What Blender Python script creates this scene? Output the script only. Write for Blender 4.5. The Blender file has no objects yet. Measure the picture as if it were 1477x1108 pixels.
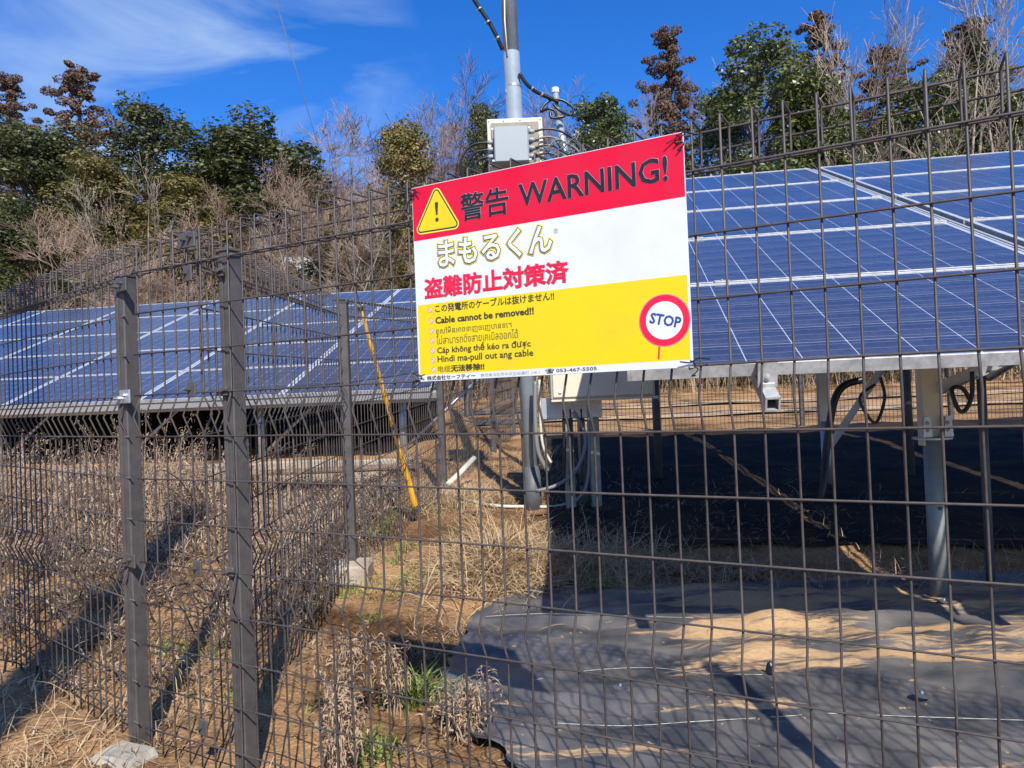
import bpy, math, random
import numpy as np
from mathutils import Vector, Matrix

# ------------------------------------------------------------------ camera, sky, sun, exposure
scene = bpy.context.scene
COL = scene.collection
PITCH, ROLL, FPX = 0.015, 0.040, 1066.0
fwd = Vector((0, math.cos(PITCH), math.sin(PITCH)))
up0 = Vector((0, -math.sin(PITCH), math.cos(PITCH)))
rt0 = Vector((1, 0, 0))
rt = rt0 * math.cos(ROLL) - up0 * math.sin(ROLL)
up = up0 * math.cos(ROLL) + rt0 * math.sin(ROLL)
cd = bpy.data.cameras.new('camera')
cam = bpy.data.objects.new('camera', cd)
COL.objects.link(cam)
cd.sensor_width = 36.0
cd.lens = 36.0 * FPX / 1477.0
cd.clip_start = 0.05
cd.clip_end = 3000
M = Matrix((rt, up, -fwd)).transposed().to_4x4()
cam.matrix_world = M
scene.camera = cam

SUN_ELEV = math.radians(42.5)
TRAVEL = Vector((-0.225, 0.974, 0)).normalized()          # horizontal direction the light travels
sun_dir = (TRAVEL * math.cos(SUN_ELEV) + Vector((0, 0, -math.sin(SUN_ELEV)))).normalized()
sl = bpy.data.lights.new('sun', 'SUN')
sl.energy = 5.0
sl.angle = math.radians(0.55)
sl.color = (1.0, 0.955, 0.88)
so = bpy.data.objects.new('sun', sl)
COL.objects.link(so)
so.rotation_euler = sun_dir.to_track_quat('-Z', 'Y').to_euler()
so.location = (2, -6, 8)

world = bpy.data.worlds.new('World')
scene.world = world
world.use_nodes = True
wn, wl = world.node_tree.nodes, world.node_tree.links
wn.clear()
w_out = wn.new('ShaderNodeOutputWorld')
w_bg = wn.new('ShaderNodeBackground')
w_sky = wn.new('ShaderNodeTexSky')
w_sky.sky_type = 'NISHITA'
w_sky.sun_disc = False
w_sky.sun_elevation = SUN_ELEV
tosun = -TRAVEL
w_sky.sun_rotation = math.atan2(tosun.x, tosun.y)
w_sky.altitude = 0
w_sky.air_density = 1.0
w_sky.dust_density = 0.7
w_sky.ozone_density = 2.2
w_bg.inputs['Strength'].default_value = 0.078
# deeper, more saturated winter blue
w_hsv = wn.new('ShaderNodeHueSaturation')
w_hsv.inputs['Saturation'].default_value = 1.38
w_hsv.inputs['Value'].default_value = 1.0
w_tc = wn.new('ShaderNodeTexCoord')
# thin cirrus: stretched noise, only where a broad mask lets it through
w_map = wn.new('ShaderNodeMapping')
w_map.inputs['Rotation'].default_value = (0.0, math.radians(28), math.radians(20))
w_map.inputs['Location'].default_value = (.35, .1, .22)
w_map.inputs['Scale'].default_value = (1.3, 2.0, 4.0)
w_n1 = wn.new('ShaderNodeTexNoise')
w_n1.inputs['Scale'].default_value = 1.9
w_n1.inputs['Detail'].default_value = 9
w_n1.inputs['Roughness'].default_value = 0.56
w_n1.inputs['Distortion'].default_value = 0.9
w_n2 = wn.new('ShaderNodeTexNoise')
w_n2.inputs['Scale'].default_value = 1.05
w_n2.inputs['Detail'].default_value = 2
w_r1 = wn.new('ShaderNodeMapRange'); w_r1.inputs['From Min'].default_value = 0.40; w_r1.inputs['From Max'].default_value = 0.78
w_dot = wn.new('ShaderNodeVectorMath'); w_dot.operation = 'DOT_PRODUCT'
w_dot.inputs[1].default_value = Vector((-0.42, 1.0, 0.385)).normalized()
w_r2 = wn.new('ShaderNodeMapRange'); w_r2.inputs['From Min'].default_value = 0.955; w_r2.inputs['From Max'].default_value = 0.998
w_nm = wn.new('ShaderNodeVectorMath'); w_nm.operation = 'NORMALIZE'
w_mul = wn.new('ShaderNodeMath'); w_mul.operation = 'MULTIPLY'
w_mul2 = wn.new('ShaderNodeMath'); w_mul2.operation = 'MULTIPLY'; w_mul2.inputs[1].default_value = 1.35; w_mul2.use_clamp = True
w_mix = wn.new('ShaderNodeMix'); w_mix.data_type = 'RGBA'
w_mix.inputs[7].default_value = (5.2, 6.9, 9.6, 1)
wl.new(w_tc.outputs['Generated'], w_map.inputs['Vector'])
wl.new(w_map.outputs[0], w_n1.inputs['Vector'])
wl.new(w_tc.outputs['Generated'], w_nm.inputs[0])
wl.new(w_nm.outputs[0], w_dot.inputs[0])
wl.new(w_n1.outputs['Fac'], w_r1.inputs['Value'])
wl.new(w_dot.outputs['Value'], w_r2.inputs['Value'])
wl.new(w_r1.outputs[0], w_mul.inputs[0])
wl.new(w_r2.outputs[0], w_mul.inputs[1])
wl.new(w_mul.outputs[0], w_mul2.inputs[0])
wl.new(w_sky.outputs[0], w_hsv.inputs['Color'])
w_tint = wn.new('ShaderNodeVectorMath'); w_tint.operation = 'MULTIPLY'
w_tint.inputs[1].default_value = (0.92, 1.30, 1.95)       # clear dry winter air: bluer than the model's summer sky
wl.new(w_hsv.outputs[0], w_tint.inputs[0])
wl.new(w_tint.outputs[0], w_mix.inputs[6])
wl.new(w_mul2.outputs[0], w_mix.inputs[0])
wl.new(w_mix.outputs[2], w_bg.inputs['Color'])
wl.new(w_bg.outputs[0], w_out.inputs[0])

scene.view_settings.view_transform = 'Standard'
scene.view_settings.look = 'None'
scene.view_settings.exposure = 0.40
scene.view_settings.gamma = 1.0
scene.cycles.max_bounces = 6
scene.cycles.transparent_max_bounces = 8

# ------------------------------------------------------------------ helpers
R = random.Random(7)
NR = np.random.default_rng(11)


def mat(name, base, rough=0.7, metal=0.0, vary=None, vscale=4.0, detail=4, bump=0.0, bscale=30.0, spec=0.5,
        coat=0.0, transl=0.0, rnd=0.0, ramp=(0.35, 0.65)):
    m = bpy.data.materials.new(name)
    m.use_nodes = True
    nt = m.node_tree
    b = nt.nodes['Principled BSDF']
    b.inputs['Roughness'].default_value = rough
    b.inputs['Metallic'].default_value = metal
    b.inputs['Specular IOR Level'].default_value = spec
    b.inputs['Coat Weight'].default_value = coat
    b.inputs['Base Color'].default_value = (*base, 1)
    tc = nt.nodes.new('ShaderNodeTexCoord')
    col = None
    if vary is not None:
        n = nt.nodes.new('ShaderNodeTexNoise')
        n.inputs['Scale'].default_value = vscale
        n.inputs['Detail'].default_value = detail
        n.inputs['Roughness'].default_value = 0.65
        nt.links.new(tc.outputs['Object'], n.inputs['Vector'])
        r = nt.nodes.new('ShaderNodeMapRange')
        r.inputs['From Min'].default_value = ramp[0]
        r.inputs['From Max'].default_value = ramp[1]
        nt.links.new(n.outputs['Fac'], r.inputs['Value'])
        mx = nt.nodes.new('ShaderNodeMix'); mx.data_type = 'RGBA'
        mx.inputs[6].default_value = (*base, 1)
        mx.inputs[7].default_value = (*vary, 1)
        nt.links.new(r.outputs[0], mx.inputs[0])
        col = mx.outputs[2]
    if rnd:
        oi = nt.nodes.new('ShaderNodeObjectInfo')
        mr = nt.nodes.new('ShaderNodeMapRange')
        mr.inputs['To Min'].default_value = 1 - rnd
        mr.inputs['To Max'].default_value = 1 + rnd
        nt.links.new(oi.outputs['Random'], mr.inputs['Value'])
        hs = nt.nodes.new('ShaderNodeHueSaturation')
        if col is not None:
            nt.links.new(col, hs.inputs['Color'])
        else:
            hs.inputs['Color'].default_value = (*base, 1)
        nt.links.new(mr.outputs[0], hs.inputs['Value'])
        col = hs.outputs[0]
    if col is not None:
        nt.links.new(col, b.inputs['Base Color'])
    if bump:
        n2 = nt.nodes.new('ShaderNodeTexNoise')
        n2.inputs['Scale'].default_value = bscale
        n2.inputs['Detail'].default_value = 5
        nt.links.new(tc.outputs['Object'], n2.inputs['Vector'])
        bp = nt.nodes.new('ShaderNodeBump')
        bp.inputs['Strength'].default_value = bump
        bp.inputs['Distance'].default_value = 0.01
        nt.links.new(n2.outputs['Fac'], bp.inputs['Height'])
        nt.links.new(bp.outputs[0], b.inputs['Normal'])
    if transl:
        tr = nt.nodes.new('ShaderNodeBsdfTranslucent')
        if col is not None:
            nt.links.new(col, tr.inputs['Color'])
        else:
            tr.inputs['Color'].default_value = (*base, 1)
        ms = nt.nodes.new('ShaderNodeMixShader')
        ms.inputs[0].default_value = transl
        nt.links.new(b.outputs[0], ms.inputs[1])
        nt.links.new(tr.outputs[0], ms.inputs[2])
        nt.links.new(ms.outputs[0], nt.nodes['Material Output'].inputs[0])
    return m


def wloc(o):
    v = Vector((0, 0, 0))
    while o is not None:
        v += o.location
        o = o.parent
    return v


def link(name, me, m, parent=None, world=True, loc=None):
    """link a mesh; its vertices are world coordinates unless world is False"""
    o = bpy.data.objects.new(name, me)
    COL.objects.link(o)
    if m is not None and len(me.materials) == 0:
        me.materials.append(m)
    if parent is not None:
        o.parent = parent
        if world:
            w = wloc(parent)
            if w.length > 0:
                me.transform(Matrix.Translation(-w))
    elif world and loc is not None:
        me.transform(Matrix.Translation(-Vector(loc)))
        o.location = loc
    return o


def tag(o, label, cat, group=None, kind=None):
    if label: o['label'] = label
    if cat: o['category'] = cat
    if group: o['group'] = group
    if kind: o['kind'] = kind
    return o


def thing(name, label, cat, loc, group=None, rz=0.0):
    o = bpy.data.objects.new(name, None)
    COL.objects.link(o)
    o.location = loc
    o.rotation_euler = (0, 0, rz)
    o.empty_display_size = 0.2
    return tag(o, label, cat, group)


def dup(root, loc, rz=0.0, scale=(1, 1, 1), label=None):
    r = root.copy(); COL.objects.link(r)
    r.location = loc; r.rotation_euler = (0, 0, rz); r.scale = scale
    if label: r['label'] = label
    for ch in list(root.children):
        c = ch.copy(); COL.objects.link(c); c.parent = r
        for gch in list(ch.children):
            d = gch.copy(); COL.objects.link(d); d.parent = c
    return r


class MB:
    def __init__(self):
        self.v = []; self.f = []

    def add(self, vs, fs):
        o = len(self.v)
        self.v += [tuple(p) for p in vs]
        self.f += [tuple(i + o for i in q) for q in fs]
        return self

    def box(self, c, ax, ay, az, bev=0.0):
        """box with centre c and half axis vectors; optional chamfer on all edges"""
        c, ax, ay, az = Vector(c), Vector(ax), Vector(ay), Vector(az)
        if bev <= 0:
            vs = [c + ax * i + ay * j + az * k for i in (-1, 1) for j in (-1, 1) for k in (-1, 1)]
            return self.add(vs, [(0, 1, 3, 2), (4, 6, 7, 5), (0, 4, 5, 1), (2, 3, 7, 6), (0, 2, 6, 4), (1, 5, 7, 3)])
        A = (ax, ay, az); L = [a.length for a in A]
        vs, idx = [], {}
        for sx in (-1, 1):
            for sy in (-1, 1):
                for sz in (-1, 1):
                    s = (sx, sy, sz)
                    for k in range(3):
                        p = c.copy()
                        for j in range(3):
                            p += A[j] * s[j] * (1.0 if j == k else 1 - bev / L[j])
                        idx[(s, k)] = len(vs); vs.append(p)
        fs = []
        for k in range(3):
            a, b = (k + 1) % 3, (k + 2) % 3
            for sk in (-1, 1):
                q = []
                for (i, j) in ((-1, -1), (1, -1), (1, 1), (-1, 1)):
                    s = [0, 0, 0]; s[k] = sk; s[a] = i; s[b] = j
                    q.append(idx[(tuple(s), k)])
                fs.append(q if sk > 0 else q[::-1])
            for i in (-1, 1):
                for j in (-1, 1):
                    s0 = [0, 0, 0]; s1 = [0, 0, 0]
                    s0[a] = s1[a] = i; s0[b] = s1[b] = j; s0[k] = -1; s1[k] = 1
                    q = [idx[(tuple(s0), a)], idx[(tuple(s1), a)], idx[(tuple(s1), b)], idx[(tuple(s0), b)]]
                    fs.append(q)
        for s in [(i, j, k) for i in (-1, 1) for j in (-1, 1) for k in (-1, 1)]:
            fs.append([idx[(s, 0)], idx[(s, 1)], idx[(s, 2)]])
        return self.add(vs, fs)

    def abox(self, x0, x1, y0, y1, z0, z1, bev=0.0):
        return self.box(((x0 + x1) / 2, (y0 + y1) / 2, (z0 + z1) / 2), ((x1 - x0) / 2, 0, 0), (0, (y1 - y0) / 2, 0),
                        (0, 0, (z1 - z0) / 2), bev)

    def tube(self, pts, r, n=8, cap=True):
        pts = [Vector(p) for p in pts]
        rs = r if isinstance(r, (list, tuple)) else [r] * len(pts)
        ref = Vector((0.13, 0.31, 0.94)).normalized()
        vs, fs = [], []
        for i, p in enumerate(pts):
            if i == 0: t = pts[1] - p
            elif i == len(pts) - 1: t = p - pts[i - 1]
            else:
                t = (pts[i + 1] - p).normalized() + (p - pts[i - 1]).normalized()
            if t.length < 1e-9: t = Vector((0, 0, 1))
            t.normalize()
            if abs(t.dot(ref)) > 0.95: rr = Vector((1, 0.1, 0)).normalized()
            else: rr = ref
            if i == 0:
                a = t.cross(rr).normalized()
            else:
                a = (a - t * a.dot(t))
                if a.length < 1e-6: a = t.cross(rr)
                a.normalize()
            b = t.cross(a)
            for k in range(n):
                w = 2 * math.pi * k / n
                vs.append(p + (a * math.cos(w) + b * math.sin(w)) * rs[i])
        for i in range(len(pts) - 1):
            for k in range(n):
                k2 = (k + 1) % n
                fs.append((i * n + k, i * n + k2, (i + 1) * n + k2, (i + 1) * n + k))
        if cap:
            fs.append(tuple(range(n))[::-1])
            fs.append(tuple(range((len(pts) - 1) * n, len(pts) * n)))
        return self.add(vs, fs)

    def mesh(self, name, smooth=False):
        me = bpy.data.meshes.new(name)
        me.from_pydata(self.v, [], self.f)
        if smooth:
            me.polygons.foreach_set('use_smooth', [True] * len(me.polygons))
        me.update()
        return me

    def build(self, name, m, parent=None, smooth=False, loc=None, world=True):
        me = self.mesh(name, smooth)
        return link(name, me, m, parent, world=world, loc=loc)


def npmesh(name, V, F):
    """mesh from numpy arrays, F is (n,3) or (n,4)"""
    me = bpy.data.meshes.new(name)
    V = np.asarray(V, np.float32); F = np.asarray(F, np.int32)
    k = F.shape[1]
    me.vertices.add(len(V)); me.vertices.foreach_set('co', V.ravel())
    me.loops.add(F.size); me.loops.foreach_set('vertex_index', F.ravel())
    me.polygons.add(len(F))
    me.polygons.foreach_set('loop_start', np.arange(0, F.size, k, dtype=np.int32))
    me.update(calc_edges=True)
    return me


def smoothstep(a, b, x):
    t = np.clip((np.asarray(x, float) - a) / (b - a), 0, 1)
    return t * t * (3 - 2 * t)


_G = np.random.default_rng(3).random((256, 256))


def vnoise(x, y):
    x = np.asarray(x, float); y = np.asarray(y, float)
    xi = np.floor(x).astype(int); yi = np.floor(y).astype(int)
    fx = x - xi; fy = y - yi
    fx = fx * fx * (3 - 2 * fx); fy = fy * fy * (3 - 2 * fy)
    g = lambda i, j: _G[i % 256, j % 256]
    return (g(xi, yi) * (1 - fx) + g(xi + 1, yi) * fx) * (1 - fy) + (g(xi, yi + 1) * (1 - fx) + g(xi + 1, yi + 1) * fx) * fy


def fbm(x, y, o=4):
    s = 0; a = 1; t = 0
    for i in range(o):
        s = s + a * (vnoise(x * 2 ** i + 17.3 * i, y * 2 ** i + 5.1 * i) - 0.5); t += a; a *= 0.5
    return s / t


def gbase(x, y):
    """smooth height of the ground (camera at height 0, ground about one metre lower)"""
    x = np.asarray(x, float); y = np.asarray(y, float)
    a = np.interp(y, [-60, 3.2, 4, 6, 8, 10.5, 14, 20, 28, 45, 70, 200, 900],
                  [-1.0, -1.0, -.94, -.78, -.63, -.58, -.5, -.25, .5, 5.5, 10, 14, 16])
    b = np.interp(y, [-60, 3.2, 7.35, 7.6, 10.5, 14, 20, 28, 45, 70, 200, 900],
                  [-1.0, -1.0, -.90, -.66, -.58, -.5, -.25, .5, 5.5, 10, 14, 16])
    w = 1 - smoothstep(-1.5, -0.95, x)
    return a * (1 - w) + b * w


def ground_h(x, y):
    g = gbase(x, y)
    near = 1 - smoothstep(9, 14, y)
    g = g + near * (0.045 * fbm(x * 1.3, np.asarray(y) * 1.3, 3) + 0.035 * fbm(x * 7, np.asarray(y) * 7, 3))
    left = 1 - smoothstep(-1.3, -.2, x)
    g = g + near * 0.02 * fbm(np.asarray(x) * 13 + 9, np.asarray(y) * 13, 2) * (1 - left * .5)
    g = g + near * left * 0.04 * fbm(np.asarray(x) * 16 + 3, np.asarray(y) * 16, 2)
    far = smoothstep(20, 40, y)
    g = g + far * 1.6 * fbm(np.asarray(x) * .08, np.asarray(y) * .08, 3)
    return g


def G(x, y):
    return float(ground_h(np.array([x]), np.array([y]))[0])


def mound(x, y):
    """the low ridges in the weed-control sheet on top of the soil"""
    x = np.asarray(x, float); y = np.asarray(y, float)
    r = 0.05 * np.exp(-((y - 3.05 + .05 * np.sin(x * 2.1)) / .13) ** 2) * smoothstep(.2, 1.2, x)
    r = r + 0.035 * np.exp(-((y - 2.72 + .08 * np.sin(x * 1.4 + 1)) / .12) ** 2) * smoothstep(.3, .9, x)
    r = r + 0.03 * np.exp(-((y - 2.3 - .1 * np.sin(x * 1.9)) / .2) ** 2) * smoothstep(-.1, .6, x)
    return r


# ------------------------------------------------------------------ materials
M_soil = mat('soil', (.34, .19, .085), .95, vary=(.54, .34, .17), vscale=2.2, detail=10, bump=1.0, bscale=55, spec=.1)
nt = M_soil.node_tree
# dark damp, mossy patches and pebbly grain over the soil
b_ = nt.nodes['Principled BSDF']
src = b_.inputs['Base Color'].links[0].from_socket
tc_ = nt.nodes.new('ShaderNodeTexCoord')
n_ = nt.nodes.new('ShaderNodeTexNoise'); n_.inputs['Scale'].default_value = 1.1; n_.inputs['Detail'].default_value = 8; n_.inputs['Roughness'].default_value = .7
nt.links.new(tc_.outputs['Object'], n_.inputs['Vector'])
r_ = nt.nodes.new('ShaderNodeMapRange'); r_.inputs['From Min'].default_value = .45; r_.inputs['From Max'].default_value = .60
nt.links.new(n_.outputs['Fac'], r_.inputs['Value'])
mx_ = nt.nodes.new('ShaderNodeMix'); mx_.data_type = 'RGBA'; mx_.inputs[7].default_value = (.12, .062, .028, 1)
# one bare damp, mossy patch in front of the pole foot
vd_ = nt.nodes.new('ShaderNodeVectorMath'); vd_.operation = 'DISTANCE'; vd_.inputs[1].default_value = (-.22, 4.95, -.85)
nt.links.new(tc_.outputs['Object'], vd_.inputs[0])
vr_ = nt.nodes.new('ShaderNodeMapRange'); vr_.inputs['From Min'].default_value = 1.0; vr_.inputs['From Max'].default_value = .2; vr_.inputs['To Max'].default_value = .16
nt.links.new(vd_.outputs['Value'], vr_.inputs['Value'])
va_ = nt.nodes.new('ShaderNodeMath'); va_.operation = 'ADD'
nt.links.new(n_.outputs['Fac'], va_.inputs[0]); nt.links.new(vr_.outputs[0], va_.inputs[1]); nt.links.new(va_.outputs[0], r_.inputs['Value'])
nt.links.new(r_.outputs[0], mx_.inputs[0]); nt.links.new(src, mx_.inputs[6])
n3_ = nt.nodes.new('ShaderNodeTexNoise'); n3_.inputs['Scale'].default_value = 90; n3_.inputs['Detail'].default_value = 4
nt.links.new(tc_.outputs['Object'], n3_.inputs['Vector'])
r3_ = nt.nodes.new('ShaderNodeMapRange'); r3_.inputs['From Min'].default_value = .3; r3_.inputs['From Max'].default_value = .7; r3_.inputs['To Min'].default_value = .6; r3_.inputs['To Max'].default_value = 1.25
nt.links.new(n3_.outputs['Fac'], r3_.inputs['Value'])
h_ = nt.nodes.new('ShaderNodeHueSaturation'); nt.links.new(mx_.outputs[2], h_.inputs['Color']); nt.links.new(r3_.outputs[0], h_.inputs['Value'])
nt.links.new(h_.outputs[0], b_.inputs['Base Color'])

M_steel_dark = mat('brown_coated_steel', (.092, .082, .076), .5, .0, vary=(.06, .053, .048), vscale=22, detail=8, spec=.5)
M_wire = mat('brown_coated_wire', (.088, .074, .066), .5, .0, vary=(.055, .045, .04), rnd=.18, vscale=25, spec=.35)
M_wire_far = mat('dark_wire', (.045, .04, .038), .5, .2)
M_galv = mat('galvanised_steel', (.50, .52, .54), .42, .65, vary=(.36, .38, .40), vscale=7, detail=7)
M_pole = mat('galvanised_pole', (.44, .50, .53), .40, .45, vary=(.34, .39, .42), vscale=5, detail=7)
M_alu = mat('weathered_aluminium', (.47, .47, .46), .55, .2, vary=(.27, .27, .26), vscale=30, detail=8, ramp=(.4, .7))
M_alu_light = mat('aluminium', (.55, .56, .56), .38, .45, vary=(.55, .56, .56), vscale=10)
M_post_green = mat('grey_green_pile', (.26, .29, .28), .5, .35, vary=(.20, .22, .21), vscale=12, detail=6)
M_concrete = mat('concrete', (.40, .36, .29), .9, vary=(.26, .23, .18), vscale=14, detail=9, bump=.5, bscale=60, spec=.2)
M_concrete_pale = mat('pale_concrete', (.43, .36, .27), .9, vary=(.26, .20, .145), vscale=6, detail=9, bump=.5, bscale=40, spec=.2)
M_black = mat('black_plastic', (.012, .012, .013), .35, spec=.5)
M_blackr = mat('black_rubber', (.02, .02, .022), .5)
M_grey_cable = mat('grey_cable_sheath', (.17, .17, .16), .45)
M_beige = mat('beige_paint', (.66, .61, .47), .45, vary=(.58, .53, .40), vscale=5)
M_bgrey = mat('light_grey_plastic', (.31, .34, .35), .42, vary=(.28, .31, .32), vscale=3)
M_white = mat('white_plastic', (.75, .75, .72), .4)
M_greyd = mat('dark_grey_coat_and_shade', (.10, .105, .11), .55, vary=(.07, .07, .075), vscale=10)
M_yellow = mat('yellow_plastic', (.66, .34, .015), .45, vary=(.45, .22, .02), vscale=12, detail=6)
M_hose = mat('pale_conduit_plastic', (.62, .62, .48), .5, vary=(.45, .44, .33), vscale=12)
M_wood = mat('weathered_wood', (.24, .16, .10), .85, vary=(.14, .09, .055), vscale=16, detail=6, bump=.5)
M_straw = mat('dry_straw', (.62, .46, .26), .8, vary=(.32, .21, .11), vscale=9, transl=.12, ramp=(.3, .7))
M_weed = mat('withered_weed', (.55, .40, .27), .85, vary=(.22, .14, .085), vscale=6, transl=.1, ramp=(.3, .7))
M_weedp = mat('withered_leaf', (.50, .36, .22), .85, vary=(.22, .14, .085), vscale=12, transl=.1, ramp=(.3, .7))
M_litter = mat('leaf_litter', (.50, .34, .18), .9, vary=(.15, .09, .05), vscale=23, transl=.05, ramp=(.3, .7))
M_darkweed = mat('dark_weed', (.16, .10, .06), .9, vary=(.07, .045, .03), vscale=7, ramp=(.3, .7))
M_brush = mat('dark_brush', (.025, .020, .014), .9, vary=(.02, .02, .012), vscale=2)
M_green = mat('fresh_grass', (.26, .30, .07), .55, vary=(.13, .19, .04), vscale=20, transl=.25, ramp=(.3, .7))
M_bark_pale = mat('pale_bark', (.40, .325, .25), .9, vary=(.22, .17, .13), vscale=5, detail=6, rnd=.2)
M_bark = mat('brown_bark', (.17, .125, .095), .95, vary=(.10, .075, .055), vscale=5, detail=6, rnd=.2)
M_twig = mat('bare_twig', (.30, .205, .145), .9, vary=(.20, .135, .095), vscale=1.2, rnd=.22)
M_leaf_a = mat('dark_evergreen_leaf', (.045, .062, .018), .5, vary=(.115, .115, .035), vscale=.9, detail=6, transl=.2, rnd=.15, ramp=(.38, .62))
M_leaf_b = mat('olive_evergreen_leaf', (.115, .115, .028), .5, vary=(.21, .145, .045), vscale=.8, detail=6, transl=.2, rnd=.15, ramp=(.4, .62))
M_leaf_c = mat('glossy_evergreen_leaf', (.055, .078, .020), .38, vary=(.16, .175, .05), vscale=1.1, detail=6, transl=.18, rnd=.1, ramp=(.4, .62))
M_leaf_brown = mat('rusty_needle', (.095, .058, .036), .8, vary=(.17, .095, .055), vscale=1.0, detail=6, transl=.1, rnd=.15, ramp=(.38, .62))
M_thicket = mat('tan_undergrowth', (.42, .30, .18), .9, vary=(.23, .17, .09), vscale=.5, detail=8, transl=.1, ramp=(.38, .62))

# weed-control sheet: black woven plastic with sand lying on it
M_sheet = mat('weed_sheet', (.052, .057, .064), .42, bump=.25, bscale=9, spec=.5)
nt = M_sheet.node_tree; b_ = nt.nodes['Principled BSDF']
tc_ = nt.nodes.new('ShaderNodeTexCoord')
mp_ = nt.nodes.new('ShaderNodeMapping'); mp_.inputs['Scale'].default_value = (.6, 4.0, 1)
nt.links.new(tc_.outputs['Object'], mp_.inputs['Vector'])
n_ = nt.nodes.new('ShaderNodeTexNoise'); n_.inputs['Scale'].default_value = 1.7; n_.inputs['Detail'].default_value = 11; n_.inputs['Roughness'].default_value = .72
nt.links.new(mp_.outputs[0], n_.inputs['Vector'])
sx_ = nt.nodes.new('ShaderNodeSeparateXYZ'); nt.links.new(tc_.outputs['Object'], sx_.inputs[0])
# broad zone where the sand collected: right of the sign, in the hollow between the ridges
rx_ = nt.nodes.new('ShaderNodeMapRange'); rx_.interpolation_type = 'SMOOTHSTEP'
rx_.inputs['From Min'].default_value = .0; rx_.inputs['From Max'].default_value = 1.1
nt.links.new(sx_.outputs['X'], rx_.inputs['Value'])
ry_ = nt.nodes.new('ShaderNodeMapRange'); ry_.interpolation_type = 'SMOOTHSTEP'
ry_.inputs['From Min'].default_value = 2.15; ry_.inputs['From Max'].default_value = 2.75
nt.links.new(sx_.outputs['Y'], ry_.inputs['Value'])
m1_ = nt.nodes.new('ShaderNodeMath'); m1_.operation = 'MULTIPLY'
nt.links.new(rx_.outputs[0], m1_.inputs[0]); nt.links.new(ry_.outputs[0], m1_.inputs[1])
am_ = nt.nodes.new('ShaderNodeMath'); am_.operation = 'MULTIPLY_ADD'; am_.inputs[1].default_value = 1.9; am_.inputs[2].default_value = -.45
nt.links.new(n_.outputs['Fac'], am_.inputs[0])
m2_ = nt.nodes.new('ShaderNodeMath'); m2_.operation = 'MULTIPLY_ADD'; m2_.inputs[1].default_value = .30
nt.links.new(m1_.outputs[0], m2_.inputs[0]); nt.links.new(am_.outputs[0], m2_.inputs[2])
r_ = nt.nodes.new('ShaderNodeMapRange'); r_.inputs['From Min'].default_value = .71; r_.inputs['From Max'].default_value = .83
nt.links.new(m2_.outputs[0], r_.inputs['Value'])
nf_ = nt.nodes.new('ShaderNodeTexNoise'); nf_.inputs['Scale'].default_value = 60; nf_.inputs['Detail'].default_value = 4
nt.links.new(tc_.outputs['Object'], nf_.inputs['Vector'])
sc_ = nt.nodes.new('ShaderNodeMix'); sc_.data_type = 'RGBA'
sc_.inputs[6].default_value = (.32, .19, .09, 1); sc_.inputs[7].default_value = (.56, .37, .19, 1)
nt.links.new(nf_.outputs['Fac'], sc_.inputs[0])
du_ = nt.nodes.new('ShaderNodeTexNoise'); du_.inputs['Scale'].default_value = 5; du_.inputs['Detail'].default_value = 9
nt.links.new(tc_.outputs['Object'], du_.inputs['Vector'])
dc_ = nt.nodes.new('ShaderNodeMix'); dc_.data_type = 'RGBA'
dc_.inputs[6].default_value = (.040, .043, .048, 1); dc_.inputs[7].default_value = (.155, .14, .125, 1)
dm_ = nt.nodes.new('ShaderNodeMapRange'); dm_.inputs['From Min'].default_value = .36; dm_.inputs['From Max'].default_value = .68
nt.links.new(du_.outputs['Fac'], dm_.inputs['Value']); nt.links.new(dm_.outputs[0], dc_.inputs[0])
sp_ = nt.nodes.new('ShaderNodeTexNoise'); sp_.inputs['Scale'].default_value = 34; sp_.inputs['Detail'].default_value = 3
nt.links.new(tc_.outputs['Object'], sp_.inputs['Vector'])
sa_ = nt.nodes.new('ShaderNodeMath'); sa_.operation = 'MULTIPLY_ADD'; sa_.inputs[1].default_value = .22
nt.links.new(n_.outputs['Fac'], sa_.inputs[0]); nt.links.new(sp_.outputs['Fac'], sa_.inputs[2])
sr_ = nt.nodes.new('ShaderNodeMapRange'); sr_.inputs['From Min'].default_value = .80; sr_.inputs['From Max'].default_value = .83; sr_.inputs['To Max'].default_value = .8
nt.links.new(sa_.outputs[0], sr_.inputs['Value'])
mxs_ = nt.nodes.new('ShaderNodeMath'); mxs_.operation = 'MAXIMUM'
nt.links.new(sr_.outputs[0], mxs_.inputs[0]); nt.links.new(r_.outputs[0], mxs_.inputs[1])
fx_ = nt.nodes.new('ShaderNodeMix'); fx_.data_type = 'RGBA'
nt.links.new(mxs_.outputs[0], fx_.inputs[0]); nt.links.new(dc_.outputs[2], fx_.inputs[6]); nt.links.new(sc_.outputs[2], fx_.inputs[7])
nt.links.new(fx_.outputs[2], b_.inputs['Base Color'])
rr_ = nt.nodes.new('ShaderNodeMapRange'); rr_.inputs['To Min'].default_value = .42; rr_.inputs['To Max'].default_value = .95
nt.links.new(r_.outputs[0], rr_.inputs['Value']); nt.links.new(rr_.outputs[0], b_.inputs['Roughness'])

M_sheet_shade = mat('weed_sheet_shade', (.014, .013, .013), .85, vary=(.060, .036, .018), vscale=2.2, detail=10, bump=.8, bscale=14, ramp=(.42, .66), spec=.12)  # near-black sheet copy: array shade put into the colour, with brown earth patches

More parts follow.
